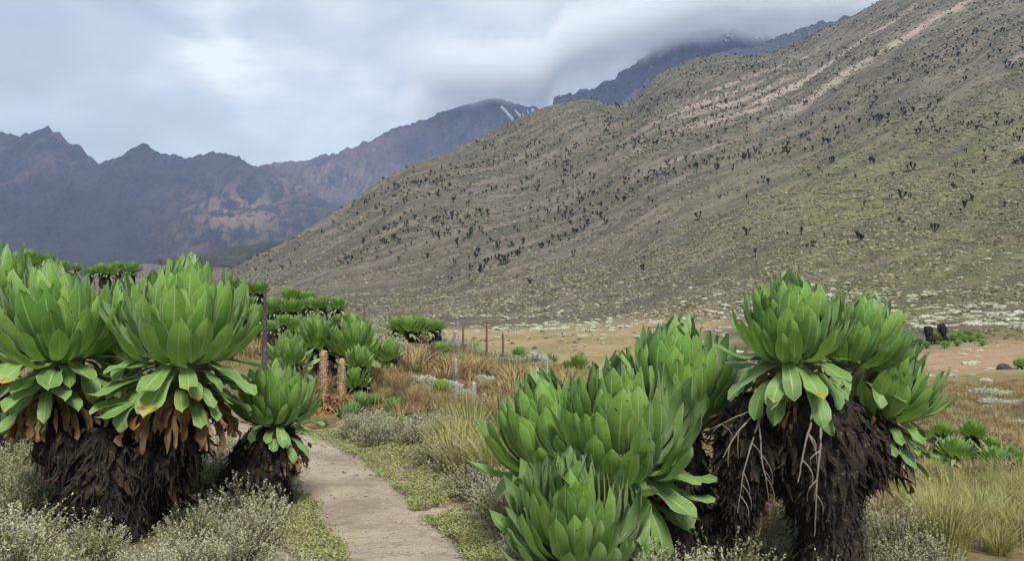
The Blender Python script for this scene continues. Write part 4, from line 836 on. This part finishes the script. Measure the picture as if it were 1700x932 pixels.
for px, Y, wpx, me, lb in [(732, 11.3, 34, RY, 'bright yellow-green rosette in front of the silvery bush'), (600, 10.3, 34, RG, 'bright green low rosette at the foot of the twin dead spikes, left one'), (585, 9.9, 30, RG, 'green low rosette among grey heath below the twin dead spikes'), (573, 9.7, 30, RP, 'pale green low rosette in front of the twin dead spikes'), (625, 10.4, 26, RG, 'small green rosette right of the twin dead spikes'), (655, 10.2, 30, RG, 'green rosette half sunk in the grey heath beyond the bend'),
    (671, 9.2, 26, RG, 'bright green tuft rosette between two brown tussocks'), (640, 9.6, 22, RP, 'pale green tuft in the heath beyond the bend'), (795, 16.5, 18, RG, 'tiny green rosette up the brown bench'), (845, 14.5, 16, RG, 'dark green tiny rosette among brown tussocks'), (824, 11.4, 16, RG, 'small green rosette left of the low silvery bush'), (938, 14.0, 16, RY, 'light green tuft above the low spreading groundsel'), (1640, 7.6, 52, RP, 'pale lobelia rosette in the tussock grass at the right'), (1500, 7.2, 44, RG, 'green lobelia rosette beside the shaggy trunk'), (1618, 8.8, 30, RG, 'small green rosette in the olive grass at the right'), (1540, 14.6, 26, RG, 'small green rosette below the rosette leaning right'), (690, 12.9, 16, RG, 'tiny green tuft left of the silvery bush'), (786, 21, 26, RG, 'round green bush beside the thin spikes on the rim'), (770, 15.5, 20, RY, 'light green low rosette on the heath of the bench')]:
    b = ground(px, Y); s_ = wpx*Y/F*.5/.8
    o = tag(obj('leafy_rosette', me, None, b+Vector((0, 0, .06*s_))), lb, 'rosette plant', 'small green rosettes'); o.scale = (s_, s_, s_); o.rotation_euler = (0, 0, rngS.uniform(0, 6)); o['kind'] = 'thing' if 0 else ''
    del o['kind']
M['spike_b'] = simple('dead_spike_brown', (.25, .17, .095), (.45, .33, .20), 30, .9, .1, .2, (.10, .065, .04)); M['spike_d'] = simple('dead_spike_dark', (.06, .05, .048), (.13, .11, .10), 30, .9, .1, .3)
M['spike_r'] = simple('dead_spike_rust', (.09, .055, .04), (.19, .12, .085), 30, .9, .1, .3); M['spike_w'] = simple('hairy_spike_pale', (.26, .25, .22), (.46, .44, .40), 30, .9, .1, .2, (.14, .12, .10))
def spike(px, Y, py_top, wpx, label, mt, seed, skirt=0, taper=.75, lean=0.0, py_base=None, nbr=420, fluffy=1.0):
    rng = np.random.default_rng(seed); b = ground(px, Y); hgt = EYE+(HY-py_top)/F*Y-b.z; r = wpx*Y/F*.5
    T = thing('flower_spike', b, label, 'flower spike', 'dead lobelia flower spikes')
    z = np.linspace(-.05, hgt, 22); q = np.clip(z/hgt, 0, 1); rad = r*.78*(1-(1-taper)*q)*np.where(q > .93, np.sqrt(np.clip(1-((q-.93)/.075)**2, .02, 1)), 1)
    v, f = tube(np.stack([lean*hgt*q**1.5, 0*z, z], -1), rad, 14, .12, seed, 4); obj('spike', npmesh('spike', v, f, [M[mt]]), T)
    p, nn = sample_tube(v, 22, 14, rng, 3000); nn = nn+np.array([0, 0, .5])
    o = obj('bracts', flakes(rng, p, nn, nbr, r*.24*fluffy, r*.26, M[mt], 'bracts', .25, .3, 1), T, kind='stuff')
    if skirt:
        a = rng.uniform(0, 2*PI, 500); zz = rng.uniform(.0, skirt, 500); rr_ = r*(1.0+.9*(1-zz/skirt)); p = np.stack([rr_*np.cos(a), rr_*np.sin(a), zz], -1); nn = np.stack([np.cos(a), np.sin(a), a*0+.3], -1)
        obj('dead_leaves', flakes(rng, p, nn, 150, r*1.7, r*.5, M['leaf_dead'], 'dead_leaves', .45, .4, 2), T, kind='stuff')
for k, a in enumerate([(538, 10.0, 582, 16, 'thick dead flower spike, taller of the twin brown columns', 'spike_b', .22, .9), (568, 10.0, 595, 15, 'thick dead flower spike, shorter right-hand one of the twin brown columns', 'spike_b', .22, .9), (440, 9.8, 484, 14, 'tall dark tapering flower spike standing behind the big twin rosettes', 'spike_d', 0, .35),
    (605, 19.5, 507, 5, 'thin rusty flower spike at the right end of the back clump', 'spike_r', 0, .7), (568, 15.0, 527, 6, 'thin brown spike rising out of the back clump', 'spike_b', 0, .7), (568.5, 12.6, 561, 6, 'pale thin spike behind the light double rosette', 'spike_w', 0, .8), (672, 13.5, 589, 7, 'pale grey spike right of the flat rosettes, thinner of a pair', 'spike_w', 0, .85), (684, 13.3, 588, 7, 'pale grey spike right of the flat rosettes, taller of a pair', 'spike_w', 0, .85), (719, 13.6, 567, 8, 'rusty brown spike in front of a single green rosette', 'spike_r', .1, .7),
    (757, 19.5, 549, 12, 'fluffy pale grey hairy spike on the rim of the golden flat', 'spike_w', 0, .8), (769, 20.0, 541, 5, 'thin brown spike just right of the fluffy pale one', 'spike_r', .15, .6), (808, 20.0, 534, 5, 'tallest thin brown spike on the rim of the golden flat', 'spike_r', 0, .7), (835, 20.5, 553, 5, 'short brown spike left of the round groundsel by the boulder', 'spike_r', 0, .8), (757, 12.6, 595, 7, 'slim grey-brown spike behind the right lobe of the silvery bush', 'spike_w', 0, .85), (780, 12.2, 612, 5, 'short leaning spike between the two silvery bushes', 'spike_b', 0, .8),
    (787, 10.6, 634, 10, 'white-banded spike among tussocks, farther of the pair', 'spike_w', 0, .9), (804, 10.0, 653, 10, 'white-banded spike among tussocks, nearer of the pair', 'spike_w', 0, .9), (879, 10.4, 633, 7, 'pinkish grey spike left of the low spreading groundsel tips', 'spike_w', 0, .85), (906, 10.8, 617, 8, 'dark reddish spike with a pale cap behind the low spreading groundsel', 'spike_r', 0, .85), (908, 14.5, 590, 4, 'thin pale spike high on the brown bench', 'spike_w', 0, .9), (1532, 12.5, 726, 4, 'thin straw-coloured stem standing below the rosette leaning right', 'spike_b', .1, .9)]):
    spike(a[0], a[1], a[2], a[3], a[4], a[5], 600+k, a[6], a[7], nbr=1100 if k < 3 else 320, fluffy=1.6 if 'fluffy' in a[4] else 1.0)
M['rock'] = simple('grey_rock', (.12, .12, .115), (.26, .255, .24), 3, .9, .15, .1, (.34, .33, .30), bump=.1); M['rock_d'] = simple('dark_rock', (.03, .027, .025), (.075, .065, .058), 3, .9, .15, .1, bump=.1)
def rock(px, Y, wpx, hpx, label, mt, seed, name='boulder'):
    import bmesh
    bm = bmesh.new(); bmesh.ops.create_icosphere(bm, subdivisions=4, radius=1.0); co = np.array([v_.co[:] for v_ in bm.verts])
    d = 1+.35*fbm(co[:, 0]*1.3+seed, co[:, 1]*1.3+co[:, 2]*.9, 4, seed)+.12*ridged(co[:, 0]*3, co[:, 2]*3+co[:, 1], 3, seed+1)
    for v_, q in zip(bm.verts, co*d[:, None]): v_.co = q
    me = bpy.data.meshes.new('rock'); bm.to_mesh(me); bm.free(); me.materials.append(M[mt])
    w_ = wpx*Y/F*.5; hh = hpx*Y/F; b = ground(px, Y); o = tag(obj(name, me, None, b+Vector((0, 0, hh*.1))), label, 'rock'); o.scale = (w_, w_*.8, hh*.85)
rock(897, 22.0, 48, 24, 'grey boulder beside the round groundsel on the rim of the golden flat', 'rock', 3)
rock(1597, 9.2, 52, 20, 'flat pale stone half hidden in the tussock grass at the right', 'rock', 4)
rock(1640, 16.3, 22, 12, 'small dark stone right of the tall black trunk in the hollow', 'rock_d', 5)
rock(1665, 40, 24, 9, 'dark brown rock lying on the bare pinkish flat', 'rock_d', 6)
rock(1575, 66, 20, 6, 'low dark stone below the far groundsel patch', 'rock_d', 9)
# small groundsels and burnt stumps on the far side of the bare flat
for k, (px, Y, wd, tr) in enumerate([(1480, 66, 13, 6), (1490, 67, 10, 4), (1515, 60, 16, 10), (1526, 60, 15, 12), (1548, 62, 22, 14), (1562, 62, 16, 10), (1581, 64, 17, 8), (1593, 66, 16, 6), (1606, 66, 16, 10), (1600, 62, 16, 8), (1612, 62, 14, 6), (1624, 63, 13, 12), (1568, 57, 16, 8), (1588, 59, 12, 6), (1630, 58, 12, 5), (1692, 40, 22, 12), (1700, 41, 20, 10), (1537, 58, 14, 8)]):
    b = ground(px, Y); q = proj(b.x, b.y, b.z)
    groundsel(px, Y, [(px, q[1]-tr*.55, wd)], f"{'wide' if wd > 15 else 'narrow'} {'raised' if tr > 9 else 'low'} giant groundsel {'well left' if px < 1530 else 'just left' if px < 1540 else 'right'} of the upright stump, {'nearer' if Y < 60 else 'farther' if Y > 63 else 'middle'} row of the distant patch" if px < 1660 else 'small giant groundsel beyond the dark rock on the bare pinkish flat', 700+k, tr=.05, group='small groundsels beyond the bare flat')
def stump(px, Y, hpx, wpx, lean, label, seed):
    b = ground(px, Y); h = hpx*Y/F; r = wpx*Y/F*.5; T = thing('burnt_stump', b, label, 'tree stump'); z = np.linspace(-.1, h, 12)
    v, f = tube(np.stack([lean*z, 0*z, z], -1), np.interp(z/h, [0, .45, .8, 1], [.25, .4, .95, .8])*r, 12, .25, seed); obj('trunk', npmesh('stump', v, f, [M['bark']]), T)
    rng = np.random.default_rng(seed); p, nn = sample_tube(v, 12, 12, rng, 800); obj('dead_leaf_skirt', flakes(rng, p, nn, 220, h*.16, h*.08, M['flake'], 'stump_skirt'), T, kind='stuff')
stump(1540, 61, 32, 12, 0, 'dark bare groundsel stump flaring at the top, upright', 1); stump(1573, 61, 34, 12, -.35, 'dark bare groundsel stump leaning left, flaring at the top', 2)
# ------------------------------------------------------------------ trees, cushions and scrub on the slope
M['tree_t'] = simple('tree_dead_skirt', (.028, .025, .021), (.065, .056, .046), 1.5, .9, .1, .4); M['tree_c'] = simple('tree_crown', (.035, .055, .022), (.08, .11, .042), 1.5, .8, .1, .6)
def tree_protos(seed):
    rng = np.random.default_rng(seed); n = rng.integers(1, 5); tv, tf, cv, cf = [], [], [], []; kt = kc = 0
    for j in range(n):
        a = rng.uniform(0, 2*PI); sp = 0.03 if n == 1 else rng.uniform(.16, .42); h = rng.uniform(.5, .86); top = np.array([math.cos(a)*sp, math.sin(a)*sp, h])
        z = np.array([0, .3, .65, 1.0]); pts_ = np.stack([top[0]*z**1.2, top[1]*z**1.2, top[2]*z], -1); rad = np.array([.03, .032, .06, .085])*rng.uniform(.8, 1.3)
        v, f = tube(pts_, rad, 6, .2, seed+j); tv.append(v); tf.append(f+kt); kt += len(v)
        m_ = 22; th = np.arange(m_)*2.4; el = np.linspace(1.3, -.3, m_); dd = np.stack([np.cos(th)*np.cos(el), np.sin(th)*np.cos(el), np.sin(el)], -1)
        sd2 = np.stack([-np.sin(th), np.cos(th), 0*th], -1); L = .21*rng.uniform(.7, 1.25, (m_, 1)); b0 = top+dd*.02
        vv = np.stack([b0-sd2*.02, b0+sd2*.02, b0+dd*L*.7+sd2*.07, b0+dd*L, b0+dd*L*.7-sd2*.07], 1).reshape(-1, 3); o = np.arange(m_)[:, None]*5
        cv.append(vv); cf.append(np.concatenate([o+np.array([[0, 1, 2, 4]]), o+np.array([[4, 2, 3, 3]])])+kc); kc += len(vv)
    tv, tf, cv, cf = map(np.concatenate, (tv, tf, cv, cf)); cq = cf
    tri = cq[:, 2] == cq[:, 3]
    # crowns as quads only: the tip triangle is split at its base edge
    mid = len(cv)+np.arange(tri.sum()); ext = (cv[cq[tri][:, 0]]+cv[cq[tri][:, 1]])*.5; cq = cq.copy(); cv = np.concatenate([cv, ext]); tq = cq[tri]
    cq[tri] = np.stack([tq[:, 0], mid, tq[:, 1], tq[:, 2]], 1)
    t_ = npmesh('tree_trunk', tv, tf, [M['tree_t']], smooth=False); c_ = npmesh('tree_crown', cv, cq, [M['tree_c']], smooth=False)
    b_ = npmesh('far_tree', np.concatenate([tv, cv]), np.concatenate([tf, cq+len(tv)]), [M['tree_t'], M['tree_c']], smooth=False, mi=np.concatenate([np.zeros(len(tf)), np.ones(len(cq))]))
    return t_, c_, b_
TP = [tree_protos(s_) for s_ in (301, 302, 303, 304, 305, 306, 307, 308)]
def on_slope(n, y0, y1, p0, p1, seed, pw=2.0):
    rng = np.random.default_rng(seed); y = rng.uniform(y0**pw, y1**pw, n)**(1/pw); px = rng.uniform(p0, p1, n); x = (px-CX)/F*y; z = H(x, y)
    z2 = H(x*(y+12)/y, y+12); vis = (z2-EYE)/(y+12) > (z-EYE)/y-.0005
    return x[vis], y[vis], z[vis], px[vis]
x, y, z, px = on_slope(16000, 205, 1230, 360, 1740, 311, 1.35); q = proj(x, y, z)[1]; cl = fbm(x/60, y/60, 3, 312)+.6*fbm(x/15, y/15, 2, 313)
U_, V_ = fall_uv(x, y)
dens = np.clip(.30+1.9*cl, .04, 1)*sstep(z, 2, 16)*(.22+.78*sstep(y, 260, 520))
keep = np.random.default_rng(314).random(len(x)) < dens; x, y, z, q = x[keep], y[keep], z[keep], q[keep]
hts = np.random.default_rng(315).uniform(0, 1, len(x))**1.7*2.7+1.1*1.0; order = np.argsort(-hts/y)
def slope_label(x, y, z, s_, what):
    px, py = proj(x, y, z); size = 'tiny' if s_ < .75 else 'big' if s_ > 1.05 else 'small'
    where = 'on the lowest ground' if py > 545 else 'just above the flat' if py > 510 else 'at the slope foot' if py > 470 else 'low on the slope' if py > 400 else 'halfway up the slope' if py > 270 else 'high on the slope'
    over = 'towards the valley head' if px < 620 else 'above the golden flat' if px < 900 else 'above the low spreading groundsel' if px < 1200 else 'above the tall groundsel' if px < 1480 else 'above the far dark stumps' if px < 1590 else 'above the dark brown rock'
    return f'{size} {what} {where} {over}'
GT = 'tree groundsels scattered over the open slope'
for k, i in enumerate(order[:300]):
    tp = rngS.choice(TP); px_ = CX+F*x[i]/y[i]
    lb = slope_label(x[i], y[i], z[i], hts[i]/3.4, 'dark tree groundsel with tufted crown')
    h_ = hts[i]
    if k < 110:
        T = thing('tree_groundsel', (x[i], y[i], z[i]-.1), lb, 'tree', GT); T.rotation_euler = (0, 0, rngS.uniform(0, 6.3)); T.scale = (h_, h_, h_); obj('trunk', tp[0], T); obj('crown', tp[1], T)
    else:
        o = tag(obj('tree_groundsel', tp[2], None, (x[i], y[i], z[i]-.1)), lb, 'tree', GT); o.rotation_euler = (0, 0, rngS.uniform(0, 6.3)); o.scale = (h_, h_, h_)
r_ = order[300:]
merged('distant_trees', np.stack([x[r_], y[r_], z[r_]-.1, hts[r_], hts[r_]], -1), [a[2] for a in TP], [M['tree_t'], M['tree_c']], 317)
M['cush'] = simple('white_cushion_leaves', (.24, .255, .175), (.43, .44, .34), .8, .9, .1, .5)
def cushion_mesh(seed):
    rng = np.random.default_rng(seed); V = []; Q = []; k0 = 0
    for j in range(11):
        a = rng.uniform(0, 2*PI); r = rng.uniform(0, .42); s_ = rng.uniform(.10, .22); c = np.array([r*math.cos(a), r*math.sin(a), 0]); m_ = 6; th = np.arange(m_)/m_*2*PI+rng.uniform(0, 1)
        rings = [np.stack([np.cos(th)*s_*w_, np.sin(th)*s_*w_, 0*th+hh*s_], -1)*rng.uniform(.8, 1.2, (m_, 1))+c for w_, hh in ((1, -.3), (1.05, .5), (.7, 1.15), (.08, 1.4))]
        v = np.concatenate(rings); V.append(v); Q.append(grid_faces(4, m_, True)+k0); k0 += len(v)
    return npmesh('white_cushion', np.concatenate(V), np.concatenate(Q), [M['cush']], smooth=False)
CM = [cushion_mesh(s_) for s_ in (321, 322, 323, 324)]
x, y, z, px = on_slope(17000, 60, 420, 690, 1740, 331, 1.6); q = proj(x, y, z)[1]; cl = fbm(x/26, y/9, 3, 332)+.5*fbm(x/7, y/4, 2, 333)
band = sstep(q, 455, 505)*(1-sstep(q+cl*20, 552, 572))*sstep(px, 700, 900)*(1-.5*sstep(px, 1250, 1450)*(1-sstep(q, 500, 560)))+.25*sstep(px, 1000, 1400)*sstep(q, 360, 430)
keep = np.random.default_rng(334).random(len(x)) < band*np.clip(.38+2.4*cl, 0, 1); x, y, z = x[keep], y[keep], z[keep]
xr, yr, zr, pr_ = on_slope(60, 24, 60, 1480, 1740, 335); x = np.concatenate([x, xr]); y = np.concatenate([y, yr]); z = np.concatenate([z, zr])
sz = np.random.default_rng(336).uniform(0, 1, len(x))**1.8*1.15+.25; sz[-len(xr):] *= .45; order = np.argsort(-sz/y)
for i in order[:300]:
    px_ = CX+F*x[i]/y[i]
    o = tag(obj('white_cushion_plant', rngS.choice(CM), None, (x[i], y[i], z[i])), slope_label(x[i], y[i], z[i], sz[i]/1.5, 'white cushion plant'), 'cushion plant', 'white cushion plants on the lower slope')
    o.scale = (sz[i]*1.25, sz[i]*1.1, sz[i]*rngS.uniform(.6, 1.05)); o.rotation_euler = (0, 0, rngS.uniform(0, 6.3))
r_ = order[300:]
merged('white_cushions', np.stack([x[r_], y[r_], z[r_], sz[r_]*1.15, sz[r_]*.85], -1), CM, [M['cush']], 337)
M['scrub_d'] = simple('slope_scrub_dark', (.055, .057, .032), (.10, .098, .055), .2, .95, .1, 0); M['scrub_m'] = simple('slope_scrub_tan', (.11, .097, .066), (.175, .156, .108), .2, .95, .1, 0); M['scrub_p'] = simple('slope_scrub_pale', (.17, .175, .105), (.26, .26, .17), .2, .95, .1, 0)
def bump_mesh(seed, mi_):
    rng = np.random.default_rng(seed); m_ = 6; th = np.arange(m_)/m_*2*PI
    v = np.concatenate([np.stack([np.cos(th)*w_, np.sin(th)*w_, 0*th+hh], -1)*rng.uniform(.7, 1.3, (m_, 1)) for w_, hh in ((.5, -.15), (.48, .25), (.1, .5))])
    return npmesh('scrub', v, grid_faces(3, m_, True), [M['scrub_d'], M['scrub_m'], M['scrub_p']], smooth=False, mi=np.full(12, mi_))
BMS = [bump_mesh(340+k, k % 3) for k in range(6)]
x, y, z, px = on_slope(80000, 60, 1150, 380, 1760, 341, 1.0); U_, V_ = fall_uv(x, y); cl = fbm(U_/150, V_/13, 3, 342)+.5*fbm(x/8, y/8, 2, 343)
q = proj(x, y, z)[1]; keep = (np.random.default_rng(344).random(len(x)) < np.clip(.5+2.1*cl, .05, 1)*(1-.93*((px < 1300) & (q > 530)))*(1-.5*(px >= 1300)*(q > 560))); x, y, z = x[keep], y[keep], z[keep]
sz = np.random.default_rng(345).uniform(.35, 1.2, len(x))*np.interp(y, [60, 250, 700], [.6, 1, 1.7])
merged('slope_scrub', np.stack([x, y, z, sz*1.2, sz*.75], -1), BMS, [M['scrub_d'], M['scrub_m'], M['scrub_p']], 346)

x, y, z, px = on_slope(60000, 60, 330, 640, 1760, 351, 1.5); cl = fbm(x/9, y/5, 3, 352); q = proj(x, y, z)[1]
keep = np.random.default_rng(353).random(len(x)) < np.clip(.6+1.5*cl, .03, 1)*(1-.96*((px < 1270) & (q > 528)))*(1-.45*((px >= 1270) & (q > 570))); x, y, z = x[keep], y[keep], z[keep]
sz = np.random.default_rng(354).uniform(.15, .55, len(x))*np.interp(y, [60, 300], [.7, 1.5])
merged('low_scrub', np.stack([x, y, z, sz*1.3, sz*.8], -1), BMS, [M['scrub_d'], M['scrub_m'], M['scrub_p']], 355)
